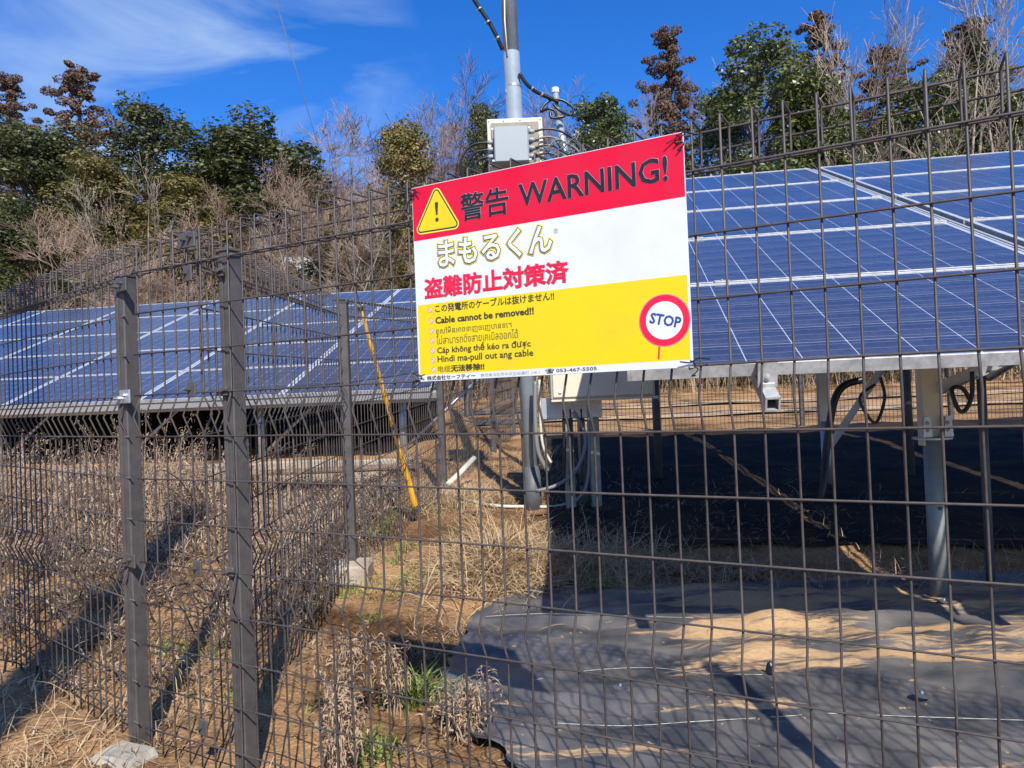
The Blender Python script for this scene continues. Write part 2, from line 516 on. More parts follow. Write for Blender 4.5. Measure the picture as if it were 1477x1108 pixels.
# photovoltaic cells under glass: blue crystalline silicon with fine silver busbars along local x
M_cell = bpy.data.materials.new('silicon_cell'); M_cell.use_nodes = True
nt = M_cell.node_tree; b_ = nt.nodes['Principled BSDF']
b_.inputs['Roughness'].default_value = .16; b_.inputs['Coat Weight'].default_value = .25; b_.inputs['Coat Roughness'].default_value = .12
b_.inputs['Specular IOR Level'].default_value = .55
tc_ = nt.nodes.new('ShaderNodeTexCoord')
vo_ = nt.nodes.new('ShaderNodeTexVoronoi'); vo_.inputs['Scale'].default_value = 60
nt.links.new(tc_.outputs['Object'], vo_.inputs['Vector'])
oi_ = nt.nodes.new('ShaderNodeObjectInfo')
n_ = nt.nodes.new('ShaderNodeTexNoise'); n_.inputs['Scale'].default_value = 2.2; n_.inputs['Detail'].default_value = 5
nt.links.new(tc_.outputs['Object'], n_.inputs['Vector'])
c1 = nt.nodes.new('ShaderNodeMix'); c1.data_type = 'RGBA'
c1.inputs[6].default_value = (.015, .021, .050, 1); c1.inputs[7].default_value = (.030, .038, .082, 1)
nt.links.new(vo_.outputs['Color'], c1.inputs[0])
hv_ = nt.nodes.new('ShaderNodeHueSaturation')
mr_ = nt.nodes.new('ShaderNodeMapRange'); mr_.inputs['To Min'].default_value = .84; mr_.inputs['To Max'].default_value = 1.16
nt.links.new(oi_.outputs['Random'], mr_.inputs['Value']); nt.links.new(mr_.outputs[0], hv_.inputs['Value'])
nt.links.new(c1.outputs[2], hv_.inputs['Color'])
sx_ = nt.nodes.new('ShaderNodeSeparateXYZ'); nt.links.new(tc_.outputs['Object'], sx_.inputs[0])
fr_ = nt.nodes.new('ShaderNodeMath'); fr_.operation = 'PINGPONG'; fr_.inputs[1].default_value = .0262
nt.links.new(sx_.outputs['Y'], fr_.inputs[0])
lt_ = nt.nodes.new('ShaderNodeMath'); lt_.operation = 'LESS_THAN'; lt_.inputs[1].default_value = .0008
nt.links.new(fr_.outputs[0], lt_.inputs[0])
mxb = nt.nodes.new('ShaderNodeMix'); mxb.data_type = 'RGBA'; mxb.inputs[7].default_value = (.25, .28, .36, 1)
nt.links.new(lt_.outputs[0], mxb.inputs[0]); nt.links.new(hv_.outputs[0], mxb.inputs[6])
# dust film
du_ = nt.nodes.new('ShaderNodeMix'); du_.data_type = 'RGBA'; du_.inputs[7].default_value = (.20, .19, .19, 1)
dr_ = nt.nodes.new('ShaderNodeMapRange'); dr_.inputs['From Min'].default_value = .35; dr_.inputs['From Max'].default_value = .75; dr_.inputs['To Min'].default_value = .05; dr_.inputs['To Max'].default_value = .24
nt.links.new(n_.outputs['Fac'], dr_.inputs['Value']); nt.links.new(dr_.outputs[0], du_.inputs[0])
nt.links.new(mxb.outputs[2], du_.inputs[6]); nt.links.new(du_.outputs[2], b_.inputs['Base Color'])
M_back = mat('white_backsheet', (.44, .48, .54), .3, coat=.3)
M_under = mat('panel_underside', (.20, .20, .20), .6)

# ------------------------------------------------------------------ ground
def axis(segs):
    out = []
    for a, b, st in segs:
        out += list(np.arange(a, b, st))
    out.append(segs[-1][1])
    return np.array(out)


gx = axis([(-700, -100, 60), (-100, -30, 7), (-30, -9, 1.2), (-9, -3.2, .16), (-3.2, 3.4, .034), (3.4, 9, .2), (9, 30, 1.4), (30, 100, 7), (100, 700, 60)])
gy = axis([(-80, -10, 10), (-10, .8, .6), (.8, 5.0, .034), (5.0, 9.5, .085), (9.5, 16, .25), (16, 60, 1.5), (60, 160, 8), (160, 900, 60)])
X_, Y_ = np.meshgrid(gx, gy)
Z_ = ground_h(X_, Y_)
nx_, ny_ = len(gx), len(gy)
V_ = np.stack([X_, Y_, Z_], -1).reshape(-1, 3)
I_ = np.arange(nx_ * ny_).reshape(ny_, nx_)
F_ = np.stack([I_[:-1, :-1], I_[:-1, 1:], I_[1:, 1:], I_[1:, :-1]], -1).reshape(-1, 4)
me = npmesh('ground', V_, F_)
me.polygons.foreach_set('use_smooth', [True] * len(me.polygons))
tag(link('ground', me, M_soil), None, None, kind='structure')

# weed-control sheet over the soil (left edge curls as in the photo), thin sheet following the ground
SHEET_L = ([1.0, 1.85, 2.05, 2.25, 2.52, 2.85, 3.1, 3.3, 3.47, 3.62], [.25, .02, -.10, -.25, -.28, -.27, -.24, -.20, -.12, .10])


def sheet_grid(x_right, y0, y1, nx, ny, left=None, lift=.012):
    ys = np.linspace(y0, y1, ny)
    V = []
    for y in ys:
        xl = np.interp(y, *left) + .010 * math.sin(y * 19) + .006 * math.sin(y * 47 + 1) + .03 * (vnoise(y * 9, 3.3) - .5) + .02 * (vnoise(y * 31, 8.3) - .5) if left else -x_right
        xs = xl + (x_right - xl) * np.linspace(0, 1, nx) ** 1.35
        V.append(np.stack([xs, np.full(nx, y)], -1))
    V = np.array(V)
    x, y = V[..., 0], V[..., 1]
    wr = .016 * fbm(x * 9 + y * 5, y * 14, 3) + .012 * np.abs(fbm(x * 3 + 7, y * 9 + x * 2, 2)) + .006 * np.sin(x * 6 + 13 * y + 3 * fbm(x * 2, y * 2, 2))
    z = ground_h(x, y) + lift + mound(x, y) + wr
    edge = np.exp(-((x - x[:, :1]) / .03) ** 2)
    z = z + .012 * edge
    I = np.arange(nx * ny).reshape(ny, nx)
    F = np.stack([I[:-1, :-1], I[:-1, 1:], I[1:, 1:], I[1:, :-1]], -1).reshape(-1, 4)
    return npmesh('weed_sheet', np.stack([x, y, z], -1).reshape(-1, 3), F)


me = sheet_grid(7.0, 1.0, 3.62, 150, 130, SHEET_L, .018)
me.polygons.foreach_set('use_smooth', [True] * len(me.polygons))
o = link('weed_sheet', me, M_sheet)
tag(o, None, None, kind='structure')
# sheet under the array, shade painted into its colour, and strips on the field beyond the far fence
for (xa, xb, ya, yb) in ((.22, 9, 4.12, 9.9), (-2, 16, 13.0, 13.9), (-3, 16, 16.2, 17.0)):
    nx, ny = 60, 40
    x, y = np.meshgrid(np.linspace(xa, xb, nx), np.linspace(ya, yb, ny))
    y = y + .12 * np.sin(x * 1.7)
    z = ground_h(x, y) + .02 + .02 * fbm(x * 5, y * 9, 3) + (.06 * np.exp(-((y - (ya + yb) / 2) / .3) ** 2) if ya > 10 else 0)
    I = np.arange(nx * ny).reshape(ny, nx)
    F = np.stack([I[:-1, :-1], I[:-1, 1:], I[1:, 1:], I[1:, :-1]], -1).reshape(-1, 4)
    tag(link('weed_sheet', npmesh('weed_sheet', np.stack([x, y, z], -1).reshape(-1, 3), F), M_sheet if ya > 10 else M_sheet_shade), None, None, kind='structure')


def surf(x, y):
    """height of whatever lies on top at x,y (soil or sheet)"""
    g = G(x, y)
    if 1.0 < y < 3.62 and x > np.interp(y, *SHEET_L):
        g += .022 + float(mound(x, y))
    return g


# ------------------------------------------------------------------ mesh fences
ROW = .12; Z0 = -.0794; GP = .0543; DEP = .075
ZB = -.985


def wire_profile(zb=ZB):
    pts = [(.0, 0, zb), (0, 0, Z0 - 7 * ROW)]
    pts += [(0, 0, Z0 - 4 * ROW), (0, -.026, Z0 - 3.5 * ROW), (0, 0, Z0 - 3 * ROW)]
    pts += [(0, 0, Z0), (0, -.026, Z0 + .5 * ROW), (0, 0, Z0 + ROW), (0, 0, .492), (0, .003, .497), (0, DEP - .004, .499),
            (0, DEP, .494), (0, DEP, .418), (0, .004, .406)]
    return pts


_vw = {}


def vwire_mesh(n, r, zb=ZB):
    k = (n, r, zb)
    if k not in _vw:
        me = MB().tube(wire_profile(zb), r, n).mesh('vertical_wire', smooth=n > 4)
        me.materials.append(M_wire)
        _vw[k] = me
    return _vw[k]


HROWS = [(Z0 + ROW * k, .0) for k in range(-7, 5)] + [(.497, DEP), (.458, DEP), (.418, DEP)]


def mesh_panel(root, p0, p1, i0, i1, pitch, n=6, r=.00275, phase=0.0, dz0=0.0, dz1=0.0, skip=()):
    """wires of one straight run between two points, as parts of root; p in root's coordinates"""
    p0, p1 = Vector(p0), Vector(p1)
    d = (p1 - p0); L = d.length; d.normalize()
    rz = math.atan2(d.y, d.x)
    vm = vwire_mesh(n, r)
    for i in range(i0, i1 + 1):
        s = i * pitch + phase
        o = bpy.data.objects.new('vertical_wire', vm); COL.objects.link(o); o.parent = root
        o.location = p0 + d * s + Vector((0, 0, dz0 + (dz1 - dz0) * s / L))
        o.rotation_euler = (R.uniform(-.004, .004), R.uniform(-.003, .003), rz + R.uniform(-.03, .03))
    sa, sb = i0 * pitch + phase - .02, i1 * pitch + phase + .02
    lean = math.atan2(dz1 - dz0, L)
    for k, (z, off) in enumerate(HROWS):
        b = MB()
        N = max(2, int((sb - sa) / .3))
        pts = []
        for j in range(N + 1):
            s = sa + (sb - sa) * j / N
            pts.append((s, off - (.005 if off == 0 else -.004), .0015 * math.sin(s * 3 + k)))
        b.tube(pts, r * .92, n)
        me = b.mesh('horizontal_wire', smooth=n > 4); me.materials.append(M_wire)
        o = bpy.data.objects.new('horizontal_wire', me); COL.objects.link(o); o.parent = root
        o.location = p0 + Vector((0, 0, z + dz0))
        o.rotation_euler = (0, -lean, rz)


def bolt(b, p, d, r=.008, l=.02):
    d = Vector(d).normalized(); p = Vector(p)
    b.tube([p, p + d * l * .5], r, 6)
    b.tube([p + d * l * .5, p + d * l], r * .5, 8)


def fence_post(root, s, p, rz, h0, h1, w=.0195, dp=.022, clips=()):
    """square post behind the mesh; p in root coordinates"""
    b = MB()
    b.box((0, 0, (h0 + h1) / 2), (w, 0, 0), (0, dp, 0), (0, 0, (h1 - h0) / 2), .003)
    b.box((0, 0, h1 + .003), (w + .003, 0, 0), (0, dp + .003, 0), (0, 0, .004), .002)
    # the narrow return lip on the front edge
    b.box((-w * .55, -dp - .0015, (h0 + h1) / 2), (w * .35, 0, 0), (0, .0025, 0), (0, 0, (h1 - h0) / 2 - .01), .0008)
    o = b.build('post', M_steel_dark, None, world=False)
    o.parent = root; o.location = p; o.rotation_euler = (0, 0, rz)
    for z in clips:
        c = MB()
        c.box((.0, -dp - .012, z), (.013, 0, 0), (0, .004, 0), (0, 0, .012), .002)
        bolt(c, (-.004, -dp - .016, z), (0, -1, 0), .007, .022)
        c.tube([(-.03, -dp - .012, z - .008), (-.012, -dp - .02, z + .002), (.02, -dp - .02, z + .004)], .003, 6)
        k = c.build('clip', M_steel_dark, None, world=False); k.parent = o
    return o


# near fence, running from the right edge to the bend on the left
AZ1 = .5015
P0 = Vector((-.1739, 1.6508, 0))
D1 = Vector((math.cos(AZ1), -math.sin(AZ1), 0)); N1 = Vector((-math.sin(AZ1), -math.cos(AZ1), 0))
S_B, S_A, S_J, S_R = -1.055, -.635, -.80, 1.29
fn = thing('mesh_fence', 'brown coated wire mesh fence in the foreground, carrying the warning sign', 'fence', P0 + D1 * S_B + Vector((0, 0, -1.0)), rz=-AZ1)


def L1(s, off=0.0, z=0.0):   # coordinates inside the near fence's empty
    return Vector((s - S_B, off, z + 1.0))


class Off:  # tiny helper: an empty's own z offset is -1
    pass


mesh_panel(fn, L1(S_B), L1(2.6), 1, 65, GP, 6, .0025, phase=(S_B * 0 + (-19 * GP - S_B) - GP), dz0=0, dz1=0)
fence_post(fn, 0, L1(S_A - .040, .030, 0), 0, -1.0, .418, clips=(.36, Z0 + ROW, Z0 - 3 * ROW))
fence_post(fn, 0, L1(S_B - .075, .030, 0), 0, -1.0, .40, clips=())
fence_post(fn, 0, L1(S_R, .037, 0), 0, -1.05, .43, clips=(.36, Z0 + ROW, Z0 - 3 * ROW))
# clamp plates where the inner fence meets the near one
for z in (.462, .37, Z0 + ROW + .01, Z0 - 3 * ROW, Z0 - 6.6 * ROW):
    c = MB()
    wv = .034 if z > .45 else .017
    c.box((0, -.008, 0), (wv, 0, 0), (0, .003, 0), (0, 0, .022), .002)
    bolt(c, (-.006, -.011, 0), (0, -1, 0), .006, .016)
    if z > .45: bolt(c, (.02, -.011, .006), (0, -1, 0), .006, .016)
    k = c.build('clamp_plate', M_steel_dark, None, world=False); k.parent = fn; k.location = L1(S_J, 0, z)

# fence turning away to the left of the bend
B_ = P0 + D1 * S_B
D2 = Vector((-.763, .647, 0)).normalized()
f2 = thing('mesh_fence', 'wire mesh fence receding to the left edge beyond the bend post', 'fence', B_ + Vector((0, 0, -1.0)))
d0 = D2 * 0
mesh_panel(f2, Vector((0, 0, 1.0)) + D2 * 4.35, Vector((0, 0, 1.0)), 2, 79, GP, 5, .00275)
for s in (2.0, 4.0):
    rz2 = math.atan2(-D2.y, -D2.x)
    q = Vector((0, 0, 1.0)) + D2 * s + Vector((.647, .763, 0)) * .037
    fence_post(f2, 0, q, rz2, -1.0, .41, clips=(.36, Z0 + ROW))
for z in (.37, Z0 + ROW, Z0 - 3 * ROW):
    c = MB()
    c.box((0, 0, 0), (.034, 0, 0), (0, .003, 0), (0, 0, .02), .002)
    bolt(c, (-.024, -.003, -.004), (0, -1, 0), .006, .02)
    bolt(c, (.006, -.003, .004), (0, -1, 0), .006, .014)
    k = c.build('bracket', M_galv if z == Z0 + ROW else M_steel_dark, None, world=False)
    k.parent = f2; k.location = Vector((0, 0, 1.0 + z)) + D2 * .05 + Vector((0, -.02, 0)); k.rotation_euler = (0, 0, math.atan2(-D2.y, -D2.x))

# inner fence from the clamp plates away towards the pole
J_ = P0 + D1 * S_J
PC, PD, PE, PF = Vector((-.895, 3.98, 0)), Vector((-.585, 6.0, 0)), Vector((-.22, 7.97, 0)), Vector((.0, 10.4, 0))
f3 = thing('mesh_fence', 'inner wire mesh fence running back past the striped guy guard to the pole', 'fence', J_ + Vector((0, 0, -1.0)))
runs = [(J_, PC, 0, .06), (PC, PD, .06, .20), (PD, PE, .20, .35), (PE, PF, .35, .42)]
for k, (a, b2, za, zb) in enumerate(runs):
    L = (b2 - a).length
    mesh_panel(f3, a - J_ + Vector((0, 0, 1)), b2 - J_ + Vector((0, 0, 1)), 1, int(L / GP) - 1, GP, (5, 4, 4, 3)[k], .0027, dz0=za, dz1=zb)
for k, (q, za) in enumerate(((PC, .06), (PD, .20), (PE, .35), (PF, .42))):
    a = [J_, PC, PD, PE][k]
    rz3 = math.atan2((q - a).y, (q - a).x) - math.pi
    fence_post(f3, 0, q - J_ + Vector((-.0, 0, 1.0 + za)), rz3 + (.0), G(q.x, q.y) - za - .02, .47, w=.03 if k < 2 else .02, dp=.025, clips=(Z0 + ROW,))

# far boundary fence behind the array: tiny in the picture, wires joined
f4 = thing('mesh_fence', 'far wire mesh fence standing behind the right array', 'fence', (0, 10.4, -.6))
b = MB()
zt = .72
for i in range(int(12.5 / GP)):
    x = .05 + i * GP; y = 10.4 - .05 * x
    z0 = -.60
    b.tube([(x, y, z0 - .02), (x, y, zt)], .0033, 3, cap=False)
for k in range(12):
    b.tube([(0, 10.395, -.58 + .12 * k), (12.6, 10.395 - .63, -.58 + .12 * k)], .003, 3, cap=False)
o = b.build('wire_mesh', M_wire_far, f4); o['kind'] = 'stuff'
for x in (0, 2.0, 4.0, 6.0, 8.0, 10.0, 12.0):
    b = MB(); y = 10.45 - .05 * x
    b.box((x, y, .05), (.028, 0, 0), (0, .028, 0), (0, 0, .72), .004)
    b.box((x, y, .772), (.031, 0, 0), (0, .031, 0), (0, 0, .004), .001)
    b.build('post', M_steel_dark, f4)
# boundary fence on the far left side behind the left array
f5 = thing('mesh_fence', 'dark wire mesh fence far off behind the left array', 'fence', (-12, 17.5, -.4))
b = MB()
for i in range(230):
    x = -13.5 + i * .06
    b.tube([(x, 17.5, -.5), (x, 17.5, 1.1)], .004, 3, cap=False)
for k in range(9):
    b.tube([(-13.5, 17.49, -.3 + .16 * k), (.3, 17.49, -.3 + .16 * k)], .004, 3, cap=False)
o = b.build('wire_mesh', M_wire_far, f5); o['kind'] = 'stuff'
for x in range(-13, 1, 2):
    MB().box((x, 17.55, .3), (.03, 0, 0), (0, .03, 0), (0, 0, .85), .004).build('post', M_steel_dark, f5)


# footings
def block(name, label, c, ax, ay, az_, m, bev=.01, rz=0.0, jitter=.006):
    b = MB()
    A = Matrix.Rotation(rz, 3, 'Z')
    b.box(c, A @ Vector((ax, 0, 0)), A @ Vector((0, ay, 0)), (0, 0, az_), bev)
    b.v = [tuple(Vector(v) + Vector((R.uniform(-1, 1), R.uniform(-1, 1), R.uniform(-1, 1))) * jitter) for v in b.v]
    return tag(b.build(name, m, loc=(c[0], c[1], c[2] - az_)), label, 'concrete block')


block('concrete_footing', 'pale concrete footing block under the middle post of the inner fence', (PC.x + .01, PC.y - .06, -.965), .10, .10, .115, M_concrete_pale, .012, .1)
block('concrete_footing', 'small concrete footing under the post beside the striped guard foot', (PD.x, PD.y, G(PD.x, PD.y) - .02), .085, .085, .07, M_concrete_pale, .012, .2)
block('concrete_footing', 'worn stone-like footing at the foot of the left bend post', (B_.x - .05, B_.y - .03, -1.0), .085, .06, .03, M_concrete, .018, -.4, .003)

# ------------------------------------------------------------------ warning sign
SU0, SZ0, SW, SH = -.0185, .0372, .610, .430
sg = thing('warning_sign', 'red, white and yellow warning board with a STOP disc tied to the wire mesh', 'sign', P0 + D1 * SU0 + N1 * .030 + Vector((0, 0, SZ0)), rz=-AZ1)
# local axes of the sign: x to the right, z up, -y towards the viewer


def sgm(name, base, rough=.32):
    return mat(name, base, rough, spec=.4, vary=tuple(c * .86 + .015 for c in base), vscale=7, detail=7, ramp=(.45, .8))


S_white = sgm('sign_white', (.66, .68, .69)); S_red = sgm('sign_red', (.66, .004, .030)); S_yel = sgm('sign_yellow', (.74, .56, .003))
S_blk = sgm('sign_black', (.022, .015, .020)); S_ink = sgm('sign_ink', (.05, .04, .02)); S_oliv = sgm('sign_thin_ink', (.16, .13, .02)); S_blue = sgm('sign_blue', (.02, .06, .27))
S_paley = sgm('sign_pale_yellow', (.78, .68, .08)); S_grey = sgm('sign_grey', (.30, .30, .32)); S_rdisc = sgm('sign_disc_red', (.74, .012, .05)); S_pink = sgm('sign_pink', (.75, .22, .16))


def sgbuild(name, b, m, parent=None):
    o = b.build(name, m, None, world=False); o.parent = parent or sg
    return o


def plate(pts, y):    # flat polygon facing the viewer, y = layer depth
    b = MB(); b.add([(x, y, z) for x, z in pts], [tuple(range(len(pts)))[::-1] if False else tuple(range(len(pts)))])
    return b


LAY = -.0012
b = MB(); b.box((SW / 2, 0, SH / 2), (SW / 2, 0, 0), (0, .0012, 0), (0, 0, SH / 2), .0004)
sgbuild('board', b, S_white)


def slab(name, x0, x1, z0, z1, y, m):
    b = MB(); b.box(((x0 + x1) / 2, y + .00005, (z0 + z1) / 2), ((x1 - x0) / 2, 0, 0), (0, .00008, 0), (0, 0, (z1 - z0) / 2))
    return sgbuild(name, b, m)


slab('red_band', .0012, SW - .0012, .3112, SH - .0012, LAY - .0001, S_red)
slab('yellow_field', .0045, SW - .0045, .0145, .169, LAY - .0001, S_yel)


def poly_ring(cx, cz, r, n=64):
    return [(cx + r * math.cos(2 * math.pi * k / n), cz + r * math.sin(2 * math.pi * k / n)) for k in range(n)]


def round_tri(A, B, C, r, n=8):
    """rounded triangle: offset outward by r"""
    P = [Vector((p[0], p[1])) for p in (A, B, C)]
    out = []
    for i in range(3):
        a, p, c = P[i - 1], P[i], P[(i + 1) % 3]
        d1 = (p - a).normalized(); d2 = (c - p).normalized()
        n1 = Vector((d1.y, -d1.x)); n2 = Vector((d2.y, -d2.x))
        a1 = math.atan2(n1.y, n1.x); a2 = math.atan2(n2.y, n2.x)
        while a2 < a1: a2 += 2 * math.pi
        if a2 - a1 > math.pi: a2 -= 2 * math.pi
        for k in range(n + 1):
            w = a1 + (a2 - a1) * k / n
            out.append((p.x + r * math.cos(w), p.y + r * math.sin(w)))
    return out


def flat(name, pts, y, m):
    b = MB()
    n = len(pts)
    vs = [(x, y, z) for x, z in pts] + [(x, y + .0001, z) for x, z in pts]
    fs = [tuple(range(n)), tuple(range(n, 2 * n))[::-1]] + [(i, (i + 1) % n, n + (i + 1) % n, n + i) for i in range(n)]
    b.add(vs, fs)
    return sgbuild(name, b, m)


TA, TB, TC = (.0215, .3355), (.1090, .3345), (.0655, .4080)
flat('triangle_edge', round_tri(TA, TB, TC, .0115), LAY - .0004, S_paley)
flat('triangle_border', round_tri(TA, TB, TC, .0085), LAY - .0006, S_ink)
flat('triangle_light', round_tri(TA, TB, TC, .0053), LAY - .0008, S_paley)
flat('triangle_face', round_tri(TA, TB, TC, .0042), LAY - .0010, S_yel)
flat('exclamation_bar', [(.0630, .3600), (.0672, .3600), (.0695, .3860), (.0685, .3885), (.0617, .3885), (.0607, .3860)], LAY - .0012, S_ink)
flat('exclamation_dot', poly_ring(.0651, .3500, .0045, 24), LAY - .0012, S_ink)


def text(name, body, x0, x1, zb, zt, y, m, fat=0.0, stroke=0.0, rot=0.0, fitw=True, res=2, m2=None):
    """real lettering: fitted into the box x0..x1, zb..zt of the sign; stroke thickens the outlines (metres)"""
    c = bpy.data.curves.new(name, 'FONT'); c.body = body; c.resolution_u = res
    o = bpy.data.objects.new(name, c); COL.objects.link(o)
    bpy.context.view_layer.update()
    dg = bpy.context.evaluated_depsgraph_get()

    def grab():
        dg.update()
        ev = o.evaluated_get(dg)
        me = bpy.data.meshes.new_from_object(ev)
        v = np.zeros(len(me.vertices) * 3); me.vertices.foreach_get('co', v)
        return me, v.reshape(-1, 3)
    me, v = grab()
    mn, mxx = v.min(0), v.max(0)
    sx = (x1 - x0) / (mxx[0] - mn[0]); sz = (zt - zb) / (mxx[1] - mn[1])
    if not fitw: sx = sz
    if stroke > 0:
        bpy.data.meshes.remove(me)
        c.bevel_depth = stroke / sz; c.bevel_resolution = 1
        bpy.context.view_layer.update(); me, v = grab()
    q = np.empty_like(v)
    q[:, 0] = (v[:, 0] - mn[0]) * sx; q[:, 2] = (v[:, 1] - mn[1]) * sz
    q[:, 1] = -v[:, 2] / max(1e-6, np.abs(v[:, 2]).max()) * .00006
    ca, sa = math.cos(rot), math.sin(rot)
    X = q[:, 0] * ca - q[:, 2] * sa; Z = q[:, 0] * sa + q[:, 2] * ca
    q[:, 0] = X + x0; q[:, 2] = Z + zb; q[:, 1] += y
    me.vertices.foreach_set('co', q.ravel()); me.update()
    me.materials.clear(); me.materials.append(m)
    bpy.data.objects.remove(o); bpy.data.curves.remove(c)
    oo = bpy.data.objects.new(name, me); COL.objects.link(oo); oo.parent = sg
    return oo


def text2(name, body, x0, x1, zb, zt, layers):
    for k, (m, st) in enumerate(layers):
        text(name, body, x0, x1, zb, zt, LAY - .0004 - .0002 * k, m, stroke=st)


text2('heading_kanji', '警告', .127, .2425, .3370, .3940, [(S_grey, .0014), (S_blk, .0009)])
text2('heading_word', 'WARNING!', .2685, .5775, .3465, .3915, [(S_grey, .0016), (S_blk, .0010)])
text2('name_letters', 'まもるくん', .0660, .3370, .2460, .3010, [(S_paley, .0056), (S_ink, .0034), (S_white, .0016)])
text('registered_mark', '®', .3425, .3525, .2805, .2905, LAY - .0004, S_grey)
text2('claim_kanji', '盗難防止対策済', .0265, .3690, .1820, .2245, [(S_grey, .0021), (S_rdisc, .0014)])
ROWS = [('この発電所のケーブルは抜けません!!', .0512, .3375, .1490, .1660, .0004, S_ink),
        ('Cable cannot be removed!!', .0508, .2905, .1247, .1385, .0007, S_ink),
        ('ខ្សែមិនអាចទាញចេញបានទេ។', .0512, .2385, .0985, .1165, .00010, S_oliv),
        ('ไม่สามารถดึงสายเคเบิลออกได้', .0512, .2531, .0795, .0985, .00012, S_oliv),
        ('Cáp không thể kéo ra được', .0521, .2806, .0560, .0765, .0004, S_ink),
        ('Hindi ma-pull out ang cable', .0524, .2856, .0365, .0540, .0004, S_ink),
        ('电缆', .0520, .0850, .0185, .0325, .0001, S_oliv), ('无法移除!!', .0865, .1690, .0185, .0325, .0006, S_ink)]
for k, (t_, a, b2, c, d, st, m) in enumerate(ROWS):
    text('notice_line', t_, a, b2, c, d, LAY - .0005, m, stroke=st)
for k, (x, z) in enumerate([(.0376, .1555), (.0384, .1317), (.0392, .1097), (.0396, .0885), (.0398, .0668), (.0401, .0461), (.0404, .0248)]):
    flat('bullet_ring', poly_ring(x, z, .0060, 20), LAY - .0003, S_pink)
    flat('bullet_face', poly_ring(x, z, .0046, 20), LAY - .0005, S_white)
    dx = .0038
    flat('bullet_bar', [(x - dx - .0007, z + dx - .0007), (x + dx - .0007, z - dx - .0007), (x + dx + .0007, z - dx + .0007), (x - dx + .0007, z + dx + .0007)], LAY - .0007, S_pink)
text('company_line', '株式会社セーフティー', .0225, .1465, .0022, .0120, LAY - .0003, S_ink, stroke=.0003)
text('address_line', '静岡県浜松市中央区細島町 248-1', .1600, .2985, .0032, .0105, LAY - .0003, S_grey)
text('phone_line', '☎ 053-467-5505', .3119, .4221, .0030, .0125, LAY - .0003, S_ink, stroke=.0002)
# STOP disc
flat('disc_shadow_ring', poly_ring(.5600, .0895, .0492, 72), LAY - .0003, S_grey)
flat('disc_edge', poly_ring(.5600, .0895, .0484, 72), LAY - .0005, S_pink)
flat('disc_red', poly_ring(.5600, .0895, .0470, 72), LAY - .0007, S_rdisc)
flat('disc_white', poly_ring(.5600, .0895, .0352, 72), LAY - .0009, S_white)
flat('disc_handle', [(.5440, .0180), (.5475, .0180), (.5500, .0420), (.5465, .0420)], LAY - .0002, S_rdisc)
text('stop_letters', 'STOP', .5318, .5898, .0870, .1060, LAY - .0012, S_blue, stroke=.0008, rot=-.235)
# black cable ties at the corners
for k, (x, z, lab) in enumerate(((.008, SH - .008, 'black wire tie at the upper left corner of the warning board'), (SW - .012, SH - .010, 'black wire tie at the upper right corner of the warning board'),
                                 (.004, .012, 'black wire tie at the lower left corner of the warning board'), (SW - .004, .008, 'black wire tie at the lower right corner of the warning board'))):
    w = P0 + D1 * (SU0 + x) + N1 * .034 + Vector((0, 0, SZ0 + z))
    t = MB()
    sg_ = 1 if x > .3 else -1
    pts = [w + D1 * (.006 * math.sin(a * 1.9) + .0035 * a * sg_ * .4) + N1 * (.004 * math.cos(a * 2.3)) + Vector((0, 0, .004 * math.cos(a * 1.7) - .0035 * a)) for a in np.linspace(0, 6.5, 26)]
    t.tube(pts, .0013, 6)
    t.tube([w + N1 * .003, w + D1 * .014 * sg_ + N1 * .002 + Vector((0, 0, .008)), w + D1 * .03 * sg_ - N1 * .02 + Vector((0, 0, .006))], .0014, 6)
    t.tube([w, w + D1 * .018 * -sg_ + N1 * .006 + Vector((0, 0, .003 - .012 * (z > .2)))], .0013, 6)
    tag(t.build('wire_tie', M_black, loc=w), lab, 'wire tie')

# ------------------------------------------------------------------ solar arrays
PWL, PHL = 1.65, .99
CELL = .1575


def cell_quad(w, h, c=.006):
    return [(-w + c, -h), (w - c, -h), (w, -h + c), (w, h - c), (w - c, h), (-w + c, h), (-w, h - c), (-w, -h + c)]


_cell = None


def one_cell_mesh():
    global _cell
    if _cell is None:
        w = CELL / 2 - .0010
        b = MB()
        q = cell_quad(w, w, .0025)
        b.add([(x, y, .0) for x, y in q], [tuple(range(8))])
        _cell = b.mesh('solar_cell'); _cell.materials.append(M_cell)
    return _cell


def frame_mesh():
    b = MB()
    t, h = .011, .040
    for sx in (-1, 1):
        b.box((sx * (PWL / 2 - t / 2), 0, -h / 2), (t / 2, 0, 0), (0, PHL / 2, 0), (0, 0, h / 2), .0012)
    for sy in (-1, 1):
        b.box((0, sy * (PHL / 2 - t / 2), -h / 2 + .0004), (PWL / 2 - t, 0, 0), (0, t / 2, 0), (0, 0, h / 2), .0012)
    return b.mesh('frame')


_fm = frame_mesh(); _fm.materials.append(M_alu)
_bm = MB().box((0, 0, -.007), (PWL / 2 - .011, 0, 0), (0, PHL / 2 - .011, 0), (0, 0, .003)).mesh('solar_panel'); _bm.materials.append(M_back)
_b = MB()
w_ = CELL / 2 - .0010
for i in range(10):
    for j in range(6):
        q = cell_quad(w_, w_, .0025)
        cx, cy = (i - 4.5) * (CELL + .0012), (j - 2.5) * (CELL + .0012)
        _b.add([(cx + x, cy + y, -.0036) for x, y in q], [tuple(range(8))])
_cg = _b.mesh('cell_grid'); _cg.materials.append(M_cell)


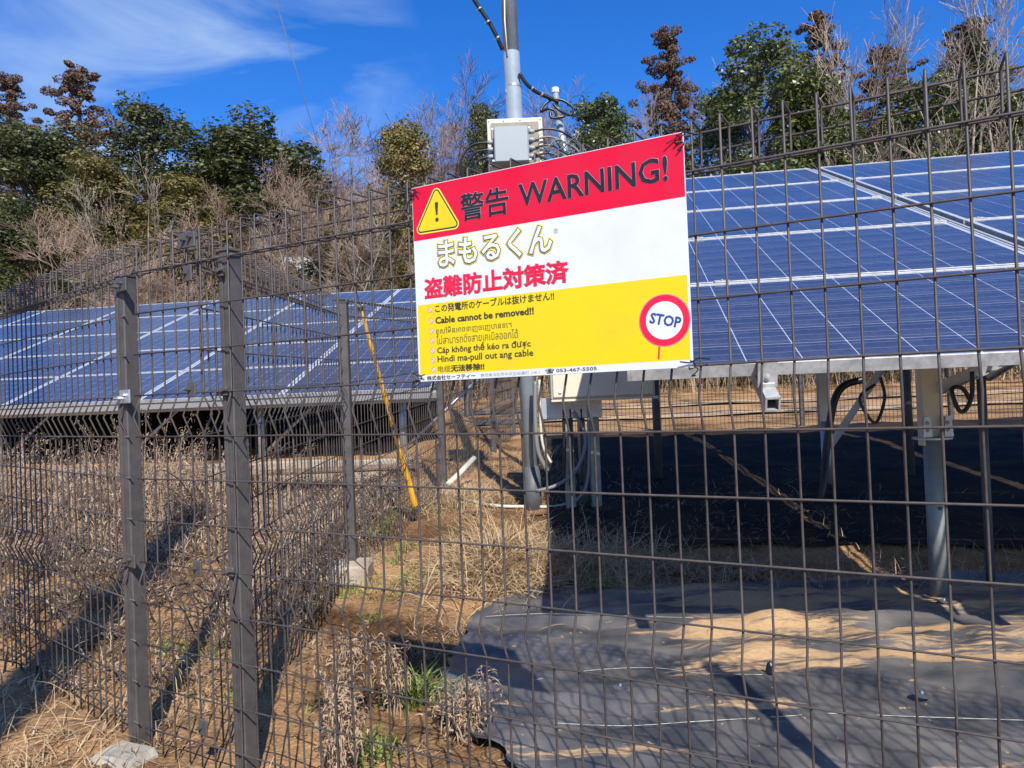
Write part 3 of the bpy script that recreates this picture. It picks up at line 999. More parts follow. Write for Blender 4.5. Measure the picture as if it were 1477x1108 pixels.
def array(label, P, az, tilt, cols, rows, detail=()):
    u = Vector((math.cos(az), -math.sin(az), 0)); v = Vector((math.sin(az) * math.cos(tilt), math.cos(az) * math.cos(tilt), math.sin(tilt)))
    n = u.cross(v)
    root = bpy.data.objects.new('solar_array', None); COL.objects.link(root)
    Mx = Matrix((u, v, n)).transposed().to_4x4(); Mx.translation = Vector(P)
    root.matrix_world = Mx
    tag(root, label, 'solar array', 'solar arrays')
    for c, uc in enumerate(cols):
        for r in range(rows):
            o = bpy.data.objects.new('solar_panel', _bm); COL.objects.link(o); o.parent = root
            o.location = (uc, (r + .5) * 1.01, R.uniform(-.001, .001))
            f = bpy.data.objects.new('frame', _fm); COL.objects.link(f); f.parent = o
            if (c, r) in detail:
                for i in range(10):
                    for j in range(6):
                        k = bpy.data.objects.new('solar_cell', one_cell_mesh()); COL.objects.link(k); k.parent = o
                        k.location = ((i - 4.5) * (CELL + .0012), (j - 2.5) * (CELL + .0012), -.0036)
            else:
                k = bpy.data.objects.new('cell_grid', _cg); COL.objects.link(k); k.parent = o; k['kind'] = 'stuff'
    return root, u, v, n, Vector(P)


def local_part(b, name, m, root, smooth=False):
    o = b.build(name, m, None, smooth=smooth, world=False); o.parent = root
    return o


# right array; the fitted origin lies on the lower edge at the first cell line
PR = Vector((.6762, 2.1344, .0607))
ra, ru, rv, rn, _ = array('large blue solar array on the right, behind the fence and sign', PR, .1597, .3766, (.4855, 2.213), 5,
                          detail=((0, 0), (1, 0), (0, 1), (1, 1)))


def plane_z(root_u, root_v, P, x, y):
    n = root_u.cross(root_v)
    return P.z - (n.x * (x - P.x) + n.y * (y - P.y)) / n.z


# rails running up the slope and cross beams below them
for uu in (.06, 1.27, 1.45, 2.95):
    b = MB()
    b.box((uu, 2.52, -.067), (.02, 0, 0), (0, 2.62, 0), (0, 0, .003))
    b.box((uu - .018, 2.52, -.085), (.0025, 0, 0), (0, 2.62, 0), (0, 0, .018))
    b.box((uu + .018, 2.52, -.085), (.0025, 0, 0), (0, 2.62, 0), (0, 0, .018))
    b.box((uu, 2.52, -.105), (.02, 0, 0), (0, 2.62, 0), (0, 0, .0025))
    local_part(b, 'rail', M_alu, ra)
for vv in (1.2, 3.9):
    b = MB(); b.box((1.3, vv, -.145), (1.72, 0, 0), (0, .03, 0), (0, 0, .036), .004)
    local_part(b, 'cross_beam', M_galv, ra)
for uu, vv in [(.06, 0), (1.27, 0), (1.45, 0), (2.95, 0)] + [(uu, 1.01 * k) for uu in (.06, 1.27, 1.45, 2.95) for k in range(1, 5)]:
    b = MB()
    if vv == 0:
        b.box((uu, -.008, -.030), (.028, 0, 0), (0, .004, 0), (0, 0, .040), .002)
        b.box((uu, .004, .003), (.028, 0, 0), (0, .014, 0), (0, 0, .0025), .001)
        b.box((uu, -.012, -.058), (.020, 0, 0), (0, .010, 0), (0, 0, .006), .001)
        bolt(b, (uu, -.012, -.036), (0, -1, 0), .008, .012)
    else:
        b.box((uu, vv, .003), (.03, 0, 0), (0, .013, 0), (0, 0, .003), .001)
        bolt(b, (uu, vv, .005), (0, 0, 1), .006, .008)
    local_part(b, 'clamp', M_alu, ra)
# strip between the two tables
b = MB()
b.box((1.349, 2.52, -.012), (.007, 0, 0), (0, 2.52, 0), (0, 0, .0016)); b.box((1.349, 2.52, -.03), (.0015, 0, 0), (0, 2.5, 0), (0, 0, .016))
local_part(b, 'joint_strip', M_alu_light, ra)
# dark corrugated roof of cabling and boxes beneath the modules: junction boxes and module cables
for c in (.4855, 2.213):
    for r in range(5):
        b = MB()
        b.box((c, (r + .8) * 1.01, -.034), (.06, 0, 0), (0, .05, 0), (0, 0, .012), .003)
        pts = [(c + .05, (r + .8) * 1.01 - .04, -.04)] + [(c + .1 + .4 * t, (r + .45) * 1.01, -.05 - .07 * math.sin(t * math.pi)) for t in np.linspace(0, 1, 9)]
        b.tube(pts, .003, 5)
        local_part(b, 'junction_box', M_blackr, ra)


# supporting piles; their feet stand on the ground so they are built in world coordinates and then brought into the array's space
def to_local(o, root):
    o.parent = root
    o.matrix_parent_inverse = root.matrix_world.inverted()
    return o


bpy.context.view_layer.update()


def pile(x, y, detail, r=.038, h_join=None, m=M_post_green):
    zt = plane_z(ru, rv, PR, x, y) - .14
    zg = G(x, y)
    hj = h_join if h_join is not None else zt - .25
    b = MB()
    b.tube([(x, y, zg - .1), (x, y, hj)], r, 20)
    o = to_local(b.build('pile', m, None, smooth=True, world=False), ra)
    b = MB()     # C-section upper column
    w = r * 1.05
    b.box((x, y - w * .2, (hj + zt) / 2 - .02), (w, 0, 0), (0, .003, 0), (0, 0, (zt - hj) / 2 + .02))
    for s in (-1, 1):
        b.box((x + s * w, y + w * .35, (hj + zt) / 2 - .02), (.003, 0, 0), (0, w * .55, 0), (0, 0, (zt - hj) / 2 + .02))
    to_local(b.build('column', M_beige if detail else (M_galv if m is M_galv else M_greyd), None, world=False), ra)
    if detail:
        b = MB()
        z = hj + .02
        b.tube([(x, y, hj - .012), (x, y, hj - .004)], r * 2.1, 24)
        for s in (-1, 1):
            b.add([(x + s * w * 1.15 - .02, y - w - .012, z - .02), (x + s * w * 1.15 + .02, y - w - .012, z - .02), (x + s * w * 1.15 + .012, y - w - .012, z + .07), (x + s * w * 1.15 - .012, y - w - .012, z + .07),
                   (x + s * w * 1.15 - .02, y - w + .012, z - .02), (x + s * w * 1.15 + .02, y - w + .012, z - .02), (x + s * w * 1.15 + .012, y - w + .012, z + .07), (x + s * w * 1.15 - .012, y - w + .012, z + .07)],
                  [(0, 1, 2, 3), (7, 6, 5, 4), (0, 4, 5, 1), (2, 6, 7, 3), (1, 5, 6, 2), (0, 3, 7, 4)])
            for zz in (0, .03):
                bolt(b, (x + s * w * 1.1, y - w - .012, z + .01 + zz), (0, -1, 0), .010, .016)
        to_local(b.build('flange', M_galv, None, world=False), ra)
        b = MB(); b.tube([(x - .002, y - r - .0015, zg + .42), (x - .002, y - r + .004, zg + .42)], .009, 14)
        to_local(b.build('bolt_hole', M_black, None, world=False), ra)
    return zt, hj


pile(1.84, 3.26, True, .038, h_join=-.255)
z1, h1 = pile(2.42, 5.75, False, .038, h_join=-.30, m=M_galv)
pile(2.2, 3.47, False, .019, h_join=.05, m=M_greyd)
pile(1.2, 6.2, False, .034, h_join=.4, m=M_greyd)  # far piles: dark grey puts the array's shade into their colour
pile(3.2, 6.0, False, .034, h_join=.4, m=M_greyd)
pile(4.4, 3.1, False, .04, h_join=0)
# diagonal braces
for (a, c) in (((2.42, 5.70, -.50), (3.5, 5.2, plane_z(ru, rv, PR, 3.5, 5.2) - .15)), ((1.87, 3.25, -.05), (2.75, 3.0, plane_z(ru, rv, PR, 2.75, 3.0) - .15)), ((2.22, 3.47, .0), (3.5, 3.6, plane_z(ru, rv, PR, 3.5, 3.6) - .15))):
    a, c = Vector(a), Vector(c)
    d = (c - a).normalized(); s = d.cross(Vector((0, 0, 1))).normalized(); t = d.cross(s)
    b = MB(); b.box((a + c) / 2, d * (c - a).length / 2, s * .006, t * .026)
    b.box((a + c) / 2 + s * .014 + t * .024, d * (c - a).length / 2, s * .014, t * .002)
    to_local(b.build('brace', M_galv, None, world=False), ra)


# cable loops hanging below the modules
def cable(name, label, pts, r, m, n=8, smooth=True, cat='cable', sub=6):
    P = [Vector(p) for p in pts]
    out = []
    for i in range(len(P) - 1):
        p0 = P[max(0, i - 1)]; p1 = P[i]; p2 = P[i + 1]; p3 = P[min(len(P) - 1, i + 2)]
        for k in range(sub):
            t = k / sub
            out.append(.5 * ((2 * p1) + (-p0 + p2) * t + (2 * p0 - 5 * p1 + 4 * p2 - p3) * t * t + (-p0 + 3 * p1 - 3 * p2 + p3) * t ** 3))
    out.append(P[-1])
    b = MB(); b.tube(out, r, n)
    return tag(b.build(name, m, smooth=smooth, loc=P[0]), label, cat)


def at(x, y, z):
    """point at image position x,y (photo pixels) and distance z along the view's forward axis; used only to measure the place"""
    d = Vector((0, 1, PITCH)) + (rt * ((x - 738.5) / FPX)) - (up * ((y - 554) / FPX))
    return d * (z / d.y)


cable('cable_loop', 'short black cable loop hanging below the array left of the near pile', [at(1262, 555, 3.3), at(1240, 575, 3.3), at(1262, 610, 3.3), at(1276, 575, 3.32), at(1270, 545, 3.34)], 0.007, M_blackr)
cable('cable_loop', 'large black cable loop hanging right of the near pile', [at(1402, 536, 3.1), at(1402, 570, 3.1), at(1392, 592, 3.1), at(1382, 590, 3.1), at(1373, 562, 3.12), at(1388, 560, 3.14), at(1400, 578, 3.15)], .009, M_blackr)
cable('corrugated_conduit', 'thick black corrugated conduit curving down beside the second pile', [at(1245, 548, 4.45), at(1218, 556, 4.45), at(1203, 580, 4.45), at(1193, 640, 4.45), at(1188, 700, 4.4), at(1185, 722, 4.4)], .022, M_black, cat='conduit', n=12)

# left array
PL = Vector((-9.055, 8.764, .105))
la, lu, lv, ln, _ = array('blue solar array in the distance on the left, behind the weeds', PL, .134, .36, [(k + .5) * 1.66 for k in range(-2, 5)], 5)
b = MB(); b.box((2.5, .05, -.085), (5.9, 0, 0), (0, .03, 0), (0, 0, .034), .003); local_part(b, 'front_beam', M_alu_light, la)
b = MB(); b.box((2.5, .10, -.15), (5.9, 0, 0), (0, .03, 0), (0, 0, .024), .003); local_part(b, 'lower_beam', M_galv, la)
b = MB(); b.box((2.5, 4.4, -.08), (5.9, 0, 0), (0, .03, 0), (0, 0, .03), .003); local_part(b, 'rear_beam', M_galv, la)
bpy.context.view_layer.update()
for k in range(-1, 5):
    for vv in (.5, 4.4):
        p = PL + lu * (k * 1.66 + 1.2) + lv * vv
        b = MB(); b.tube([(p.x, p.y, G(p.x, p.y) - .1), (p.x, p.y, p.z - .09)], .04, 12)
        to_local(b.build('pile', M_galv, None, smooth=True, world=False), la)
        b = MB(); b.tube([(p.x + .02, p.y, G(p.x, p.y) + .1), (p.x + .85, p.y, p.z - .09)], .018, 6)
        to_local(b.build('brace', M_galv, None, smooth=True, world=False), la)

array('solar array at the right edge, just beyond the corner of the large one', PR + ru * 3.045 + Vector((0, 0, -.05)), .1597, .3766, [.9, 2.57], 5)
bpy.context.view_layer.update()

# a second row of arrays far behind the right one (dark bands between the fence and the trees)
for (P, lab) in ((Vector((3.0, 22.5, .75)), 'far solar array glimpsed beneath the near one'),):
    array(lab, P, .1, .36, [(k + .5) * 1.66 for k in range(0, 7)], 3)
    bpy.context.view_layer.update()

# ------------------------------------------------------------------ steel pole with its boxes
PX, PY = .118, 5.42
zg = G(PX, PY)
pole = thing('steel_pole', 'tall galvanised steel utility pole rising behind the sign', 'pole', (PX, PY, zg))
LEAN = -.010
b = MB()
H = 7.5
b.tube([(PX, PY, zg - .2), (PX + LEAN * 2.4, PY, zg + 2.4 + .95)], .059, 28)
b.tube([(PX + LEAN * 2.4, PY, zg + 3.35), (PX + LEAN * H, PY, zg + H)], .057, 28)
b.build('shaft', M_pole, pole, smooth=True)
b = MB(); b.tube([(PX, PY, zg - .1), (PX, PY, zg + .30)], [.066, .064], 28); b.build('foot_coating', M_greyd, pole, smooth=True)
for zz in (2.27,):
    b = MB(); b.tube([(PX - .02, PY, zz - .008), (PX - .02, PY, zz + .008)], .0605, 28)
    b.tube([(PX - .075, PY - .03, zz - .05), (PX - .078, PY - .02, zz - .02), (PX - .05, PY - .05, zz)], .004, 6)
    b.build('pole_band', M_galv, pole, smooth=False)
b = MB()
b.tube([at(727, -60, 5.35), at(728, 30, 5.35), at(732, 80, 5.36)], .005, 8)
b.build('thin_conduit', M_white, pole, smooth=True)


def frontbox(name, mm, x0, y0, x1, y1, z, dep, parent, bev=.004, label=None, lean=0.0):
    """box whose front face spans two image corners at distance z"""
    a, c = at(x0, y0, z), at(x1, y1, z)
    cx, cz = (a.x + c.x) / 2, (a.z + c.z) / 2
    w = abs(c.x - a.x) / 2; h = abs(c.z - a.z) / 2
    b = MB()
    A = Matrix.Rotation(lean, 3, 'Z')
    b.box((cx, z + dep / 2, cz), A @ Vector((w, 0, 0)), A @ Vector((0, dep / 2, 0)), (0, 0, h), bev)
    o = b.build(name, mm, parent)
    return o, (cx, cz, w, h)


# back plate frame and grey junction box high on the pole
jb = thing('junction_box', 'light grey junction box on a cream backboard above the sign', 'junction box', (PX, 5.2, .9))
o, (cx, cz, w, h) = frontbox('backboard', M_beige, 702, 172, 785, 246, 5.22, .025, jb, .004)
b = MB(); b.box((cx, 5.208, cz), (w * .86, 0, 0), (0, .004, 0), (0, 0, h * .82), .002); b.build('inner_board', mat('dull_board', (.33, .29, .22), .8, vary=(.24, .21, .16), vscale=9), jb)
for i in (-.93, -.4, .2, .93):
    for j in (-.92, .92):
        b = MB(); bolt(b, (cx + w * i, 5.22, cz + h * j), (0, -1, 0), .006, .008); b.build('screw', M_galv, jb)
b = MB()
o, (bx, bz, bw, bh) = frontbox('box_body', M_bgrey, 711, 183, 764, 234, 5.10, .085, jb, .014)
b = MB(); b.box((bx, 5.092, bz), (bw * .97, 0, 0), (0, .012, 0), (0, 0, bh * .97), .007); b.build('lid', M_bgrey, jb)
for i in (-1, 1):
    for j in (-.55, -.1, .35, .8) if i > 0 else (.3, -.1, -.5):
        b = MB(); p = Vector((bx + i * (bw + .0), 5.15, bz + bh * j)); b.tube([p, p + Vector((i * .03, 0, 0)), p + Vector((i * .045, 0, 0))], [.017, .017, .010], 10); b.build('cable_gland', M_bgrey, jb, smooth=True)
for i in (-1, 1):
    for j in (-.86, .86):
        b = MB(); bolt(b, (bx + i * bw * .98 + i * .008, 5.10, bz + j * bh), (0, -1, 0), .009, .01); b.build('lid_screw', M_white, jb)
# cables left and right of the box
gl = [(.3, 0), (-.1, 1), (-.5, 2)]
for j, k in gl:
    p = Vector((bx - bw - .04, 5.15, bz + bh * j))
    cable('cable', ('black cable looping left of the grey box, outermost', 'black cable looping left of the grey box, middle one', 'black cable looping left of the grey box, innermost')[k],
          [p, p + Vector((-.12 + .025 * k, 0, -.02)), p + Vector((-.20 + .05 * k, .0, -.14 + .03 * k)), p + Vector((-.16 + .05 * k, .02, -.26 + .05 * k)), p + Vector((.02, .05, -.33 + .05 * k))], .0085, M_black)
for k, j in enumerate((.8, .35, -.1, -.55)):
    p = Vector((bx + bw + .04, 5.15, bz + bh * j))
    q = Vector((bx + bw + .42, 5.2, bz - .12 - .03 * k))
    cable('cable', ('topmost', 'second', 'third', 'lowest')[k] + ' of the cables arching right from the grey box',
          [p, p + Vector((.11, 0, .015)), p + Vector((.22, .01, -.02 - .01 * k)), p + Vector((.31, .03, -.10 + .01 * k)), Vector((q.x - .02 * k, q.y, q.z - .05)), Vector((q.x - .03, q.y, q.z - .25))], .008, (M_grey_cable if k in (1,) else M_black))
# tangle of thin wires on the right of the box
b = MB()
c0 = Vector((bx + bw + .24, 5.16, bz - .06))
for k in range(16):
    ph = R.uniform(0, 6.28); rx, rz2 = R.uniform(.05, .14), R.uniform(.05, .13)
    cc = c0 + Vector((R.uniform(-.08, .12), R.uniform(-.03, .05), R.uniform(-.07, .04)))
    tl = R.uniform(-.6, .6)
    pts = [cc + Vector((rx * math.cos(a + ph), .03 * math.sin(a * 2 + ph), rz2 * math.sin(a) + tl * rx * math.cos(a + ph))) for a in np.linspace(0, R.uniform(3, 6), 14)]
    b.tube(pts, R.uniform(.002, .0035), 5)
tag(b.build('wire_tangle', M_grey_cable, smooth=True, loc=c0), 'tangle of thin wires right of the grey box', 'wires')
# conduit riser with a white cap and its cable crown
b0 = at(817, 232, 5.5)
riser = thing('conduit_riser', 'thin grey conduit riser with a white cap beside the pole', 'conduit', Vector((b0.x, 5.5, G(b0.x, 5.5))))
p1, p2 = at(806, 175, 5.5), at(801, 133, 5.5)
MB().tube([at(822, 260, 5.5), p1], .030, 16).build('lower_pipe', M_pole, riser, smooth=True)
MB().tube([p1, p2], .023, 16).build('upper_pipe', M_pole, riser, smooth=True)
MB().tube([p2 + Vector((0, 0, -.005)), p2 + Vector((0, 0, .03))], .028, 16).build('cap', M_white, riser)
MB().tube([Vector((b0.x + .03, 5.5, G(b0.x, 5.5))), at(822, 260, 5.5)], .030, 12).build('pipe', M_pole, riser, smooth=True)
cable('cable', 'thick black cable with ties slanting from the pole to the capped riser', [at(749, 106, 5.36), at(760, 122, 5.38), at(776, 134, 5.42), at(797, 143, 5.45), at(806, 148, 5.46)], .014, M_black, n=10)
cable('cable', 'black cable crown looping right around the capped riser', [at(797, 143, 5.45), at(812, 145, 5.45), at(827, 156, 5.45), at(822, 166, 5.45), at(808, 160, 5.43), at(798, 150, 5.44)], .010, M_black)
cable('cable', 'black cable crown looping left and below the capped riser', [at(795, 144, 5.46), at(786, 150, 5.45), at(780, 161, 5.44), at(790, 157, 5.42), at(800, 160, 5.42), at(804, 168, 5.42), at(814, 168, 5.42), at(796, 170, 5.42), at(794, 162, 5.43)], .010, M_black)
cable('cable', 'thick black cable reaching the pole from the upper left', [at(660, -42, 5.2), at(684, 0, 5.25), at(704, 30, 5.28), at(716, 52, 5.3), at(725, 72, 5.33)], .015, M_black, n=10)
for k, (x, y) in enumerate(((692, 13), (704, 32), (718, 55), (768, 128), (782, 137))):
    p = at(x, y, 5.26 if k < 3 else 5.40); b = MB()
    dd = Vector((.55, 0, -.83)) if k < 3 else Vector((.8, 0, -.55))
    b.tube([p - dd * .006, p + dd * .006], .019, 10)
    b.tube([p, p + Vector((-.03, -.02, -.02))], .002, 5)
    tag(b.build('cable_tie', M_grey_cable, loc=p), ('uppermost tie on the cable left of the pole', 'middle tie on the cable left of the pole', 'lowest tie on the cable left of the pole', 'left tie on the cable between pole and capped riser', 'right tie on the cable between pole and capped riser')[k], 'cable tie')

# power cabinet standing beside the pole, partly in the array's shade
cab = thing('power_cabinet', 'cream power cabinet half hidden behind the bottom of the sign', 'cabinet', at(850, 690, 5.25))
o, (cx, cz, w, h) = frontbox('cabinet_body', M_beige, 789, 420, 945, 571, 5.15, .24, cab, .008)
b = MB(); b.box((cx, 5.143, cz), (w * .965, 0, 0), (0, .010, 0), (0, 0, h * .965), .004); b.build('door', M_beige, cab)
b = MB(); b.box((cx - w * .93 + .035, 5.128, cz - h * .86), (.010, 0, 0), (0, .006, 0), (0, 0, .010), .002); b.build('latch', M_white, cab)
b = MB(); b.box((cx + .01, 5.27, cz - h - .008), (w * 1.03, 0, 0), (0, .13, 0), (0, 0, .008), .002); b.build('base_rim', M_beige, cab)
a_, c_ = at(776, 577, 5.3), at(868, 600, 5.3)
b = MB(); b.box(((a_.x + c_.x) / 2, 5.34, (a_.z + c_.z) / 2), ((c_.x - a_.x) / 2, 0, 0), (0, .05, 0), (0, 0, (a_.z - c_.z) / 2 + .01), .004); b.build('support_beam', M_galv, cab)
for x in (820, 857):
    p = at(x, 640, 5.35)
    b = MB(); b.box((p.x, 5.35, (G(p.x, 5.35) - .1 + a_.z - .04) / 2), (.036, 0, 0), (0, .036, 0), (0, 0, (a_.z - .04 - G(p.x, 5.35) + .1) / 2), .004); b.build('leg', M_post_green, cab)
# cables from the cabinet to the ground
cable('cable', 'grey cable dropping beside the pole and bending into the cabinet shade', [at(772, 550, 5.25), at(772, 600, 5.22), at(776, 650, 5.2), at(790, 680, 5.2)], .016, M_grey_cable)
cable('cable', 'pale thin conduit right against the pole', [at(778, 548, 5.27), at(779, 600, 5.26), at(783, 642, 5.25), at(795, 668, 5.24)], .010, M_hose)
cable('cable', 'long grey cable swinging from the cabinet base round to the pole foot', [at(826, 592, 5.2), at(842, 620, 5.15), at(843, 650, 5.1), at(828, 682, 5.05), at(803, 700, 5.0), at(772, 709, 5.0)], .013, M_grey_cable)
cable('cable', 'lower grey cable hanging under the cabinet to the ground', [at(848, 585, 5.1), at(850, 650, 5.0), at(846, 700, 4.95), at(830, 724, 4.9)], .010, M_grey_cable)
for k, x in enumerate((812, 822, 838)):
    cable('cable', ('left', 'middle', 'right')[k] + ' black cable hanging straight below the cabinet', [at(x, 590, 5.3), at(x + 2, 640, 5.3), at(x + 1, 700, 5.3)], .012, M_black)
# pale hose lying on the soil by the pole foot
hp = [at(646, 699, 5.95), at(662, 684, 6.1), at(684, 661, 6.3)]
b = MB(); b.tube(hp, .024, 12); tag(b.build('plastic_pipe', M_hose, smooth=True, loc=hp[0]), 'pale plastic pipe leaning on the inner fence near its footing', 'pipe')
pts = []
for x, y in ((647, 706), (665, 718), (690, 725), (720, 730), (770, 731), (800, 731), (830, 724)):
    p = at(x, y, 5.3); d_ = p / p.y
    # meet the ground
    z = 5.0
    for _ in range(20):
        q = d_ * z; z += (q.z - (G(q.x, z) + .012)) / .19 * .6
    q = d_ * z; pts.append(q)
cable('plastic_hose', 'long pale hose curving over the soil from the small footing past the pole', pts, .012, M_hose, cat='hose')

# guy wire with its yellow spiral guard
top, bot = at(518, 437, 5.0), at(599, 730, 5.05)
gy_ = thing('guy_wire', 'guy wire slanting up to the sky in a yellow spiral guard', 'guy wire', bot)
dgy = (top - bot)
sky_end = at(380, -60, 4.4)
MB().tube([top + (bot - top) * .02, at(460, 215, 4.75), sky_end], .0026, 6).build('wire', M_greyd, gy_, smooth=True)
for (t0, t1) in ((0, .40), (.40, .985)):
    a, c = bot + dgy * t0, bot + dgy * t1
    L = (c - a).length; ax_ = (c - a).normalized(); s1_ = ax_.cross(Vector((0, 1, 0))).normalized(); s2_ = ax_.cross(s1_)
    b = MB()
    N = 60
    vs, fs = [], []
    for i in range(N + 1):
        t = i / N
        rr = (.021 if t0 == 0 else .015) * (1 - .25 * t)
        for k in range(16):
            w = 2 * math.pi * k / 16 + t * L * 9
            q = rr * (1 + .16 * math.cos(4 * (2 * math.pi * k / 16)))
            vs.append(a + ax_ * L * t + (s1_ * math.cos(w) + s2_ * math.sin(w)) * q)
    for i in range(N):
        for k in range(16):
            fs.append((i * 16 + k, i * 16 + (k + 1) % 16, (i + 1) * 16 + (k + 1) % 16, (i + 1) * 16 + k))
    b.add(vs, fs)
    b.build('spiral_guard', M_yellow, gy_, smooth=True)
    c2 = c - ax_ * .03
    MB().tube([c2, c2 + ax_ * .022], .024, 14).build('black_band', M_black, gy_)
    for w in (0, 1.57, 3.14, 4.71):
        b = MB()
        pts = [a + ax_ * L * t + (s1_ * math.cos(w + t * L * 9 + .39) + s2_ * math.sin(w + t * L * 9 + .39)) * ((.0195 if t0 == 0 else .0138) * (1 - .25 * t)) for t in np.linspace(0.01, .96, 70)]
        b.tube(pts, .0018, 5)
        b.build('groove_line', mat('guard_groove', (.30, .15, .01), .6), gy_)

# concrete utility pole behind the viewer on the left: it throws the broad shadow across the lower left
b = MB()
cpx, cpy = -.86, -1.45
b.tube([(cpx, cpy, -1.1), (cpx, cpy, 6.1)], [.14, .125], 24)
tag(b.build('concrete_pole', M_concrete, smooth=True, loc=(cpx, cpy, -1.0)), 'concrete pole behind the viewer whose shadow crosses the lower left', 'pole')

# ------------------------------------------------------------------ concrete ledge in front of the left array
b = MB()
for i in range(9):
    x0 = -8.2 + i * .80
    b.abox(x0, x0 + .79, 7.45, 7.60, -.95, -.585 + .01 * math.sin(i * 2.1), .012)
    me_b = None
ledge = thing('concrete_ledge', 'weathered concrete ledge beyond the weeds, below the left array', 'ledge', (-4.6, 7.5, -.9))
for i in range(9):
    x0 = -8.2 + i * .80
    b = MB(); b.abox(x0, x0 + .79, 7.45, 7.60, -.98, -.585 + .01 * math.sin(i * 2.1), .012)
    b.build('concrete_slab', M_concrete_pale, ledge)
for k, (x, y, w, d, rz) in enumerate(((-1.75, 6.6, .55, .28, .12), (-2.6, 6.5, .45, .22, -.1), (-1.55, 5.9, .30, .2, .4))):
    block('paving_slab', ('pale slab lying flat below the ledge near the yellow guard', 'pale slab lying in the weeds left of the middle fence post', 'small pale slab nearest the middle post')[k],
          (x, y, G(x, y) + .03), w, d, .03, M_concrete_pale, .01, rz, .008)
# old boards and a dark sheet leaning by the fence
b = MB()
pl = thing('wood_boards', 'weathered boards lying along the ledge behind the guy guard', 'boards', (-1.9, 7.2, -.7))
for k in range(4):
    b = MB(); b.box((-1.9 + .05 * k, 7.18 - .1 * k, -.66 + .012 * k), Matrix.Rotation(.03 * k, 3, 'Z') @ Vector((.85, 0, 0)), (0, .045, .012), (0, -.004, .012), .003)
    b.build('board', M_wood, pl)
# earth bank beside the far end of the inner fence
nx, ny = 50, 40
x, y = np.meshgrid(np.linspace(-2.6, .25, nx), np.linspace(7.7, 10.2, ny))
z = gbase(x, y) - .05 + .55 * np.exp(-((x + .9 + .25 * (y - 9)) / .55) ** 2 - ((y - 8.9) / .8) ** 2) + .05 * fbm(x * 6, y * 6, 3)
I = np.arange(nx * ny).reshape(ny, nx)
F = np.stack([I[:-1, :-1], I[:-1, 1:], I[1:, 1:], I[1:, :-1]], -1).reshape(-1, 4)
me = npmesh('earth_bank', np.stack([x, y, z], -1).reshape(-1, 3), F); me.polygons.foreach_set('use_smooth', [True] * len(me.polygons))
tag(link('earth_bank', me, M_soil), None, None, kind='structure')

# ------------------------------------------------------------------ small things on the sheet
for k, (x, y, lab) in enumerate(((895, 992, 'round black pin washer on the dark sheet, nearest the left'), (1330, 1003, 'round pin washer half buried in sand at lower right'), (1362, 868, 'black pin washer by the foot of the near pile'))):
    p = at(x, y, 2.6); z = 2.6
    for _ in range(40):
        q = p / p.y * z; z += (q.z - surf(q.x, z) - .004) * 2
    q = p / p.y * z
    t = thing('anchor_pin', lab, 'pin', q)
    MB().tube([q + Vector((0, 0, .0)), q + Vector((0, 0, .004)), q + Vector((0, 0, .007))], [.026, .026, .014], 24).build('washer', M_greyd, t)
    MB().tube([q + Vector((0, 0, .006)), q + Vector((0, 0, .013))], [.006, .004], 12).build('pin_head', M_galv, t)
q = Vector((.80, 2.42, surf(.80, 2.42)))
b = MB(); b.tube([q, q + Vector((.004, 0, .026)), q + Vector((.0, 0, .034))], [.013, .013, .006], 9)
tag(b.build('black_stub', M_black, loc=q), 'small black plastic stub sticking out of the sheet', 'stub')


def on_surf(x, y, z0=2.6):
    p = at(x, y, z0); z = z0
    for _ in range(60):
        q = p / p.y * z; z += (q.z - surf(q.x, z) - .004) * 1.5
    q = p / p.y * z
    return Vector((q.x, q.y, surf(q.x, q.y) + .006))


for k, (lab, line) in enumerate((('thin white string along the sheet at the lowest fence rows', ((800, 1044), (900, 1048), (1000, 1042), (1120, 1035), (1200, 1030), (1300, 1034), (1477, 1040))),
                                 ('thin white string in the middle of the sheet', ((770, 982), (850, 968), (940, 964), (1010, 972), (1100, 974))),
                                 ('thin white string near the shaded edge of the sheet', ((700, 890), (780, 886), (900, 889), (1000, 892))))):
    pts = [on_surf(*q) for q in line]
    cable('string', lab, pts, .0009, M_hose, n=4, cat='string')

# ------------------------------------------------------------------ ground vegetation
def blades(P, L, W, lean, curl, seed, up_bias=1.0, segs=3):
    """n strips of `segs` quads; returns V,F"""
    g = np.random.default_rng(seed)
    n = len(P)
    az = g.uniform(0, 2 * np.pi, n)
    d = np.stack([np.cos(az), np.sin(az), np.zeros(n)], -1)
    s = np.stack([-np.sin(az), np.cos(az), np.zeros(n)], -1)
    tw = g.uniform(-.6, .6, n)[:, None]
    s = s * np.cos(tw) + np.array([0, 0, 1.]) * np.sin(tw)
    th0 = np.abs(g.normal(lean, .35, n)); th0 = np.clip(th0, 0, 1.5)
    pts = [P]
    cur = P.copy(); th = th0.copy()
    for k in range(segs):
        step = (L / segs)[:, None]
        cur = cur + step * (d * np.sin(th)[:, None] + np.array([0, 0, 1.]) * np.cos(th)[:, None])
        pts.append(cur.copy()); th = th + curl * g.uniform(.3, 1.4, n)
    V = np.zeros((n, (segs + 1) * 2, 3))
    for k in range(segs + 1):
        ww = (W * (1 - .75 * (k / segs) ** 1.5))[:, None] * .5
        V[:, 2 * k] = pts[k] - s * ww; V[:, 2 * k + 1] = pts[k] + s * ww
    base = (np.arange(n) * (segs + 1) * 2)[:, None]
    F = np.concatenate([base + np.array([[2 * k, 2 * k + 1, 2 * k + 3, 2 * k + 2]]) for k in range(segs)], 0)
    return V.reshape(-1, 3), F


def merge(*vf):
    Vs, Fs, o = [], [], 0
    for V, F in vf:
        Vs.append(V); Fs.append(F + o); o += len(V)
    return np.concatenate(Vs), np.concatenate(Fs)


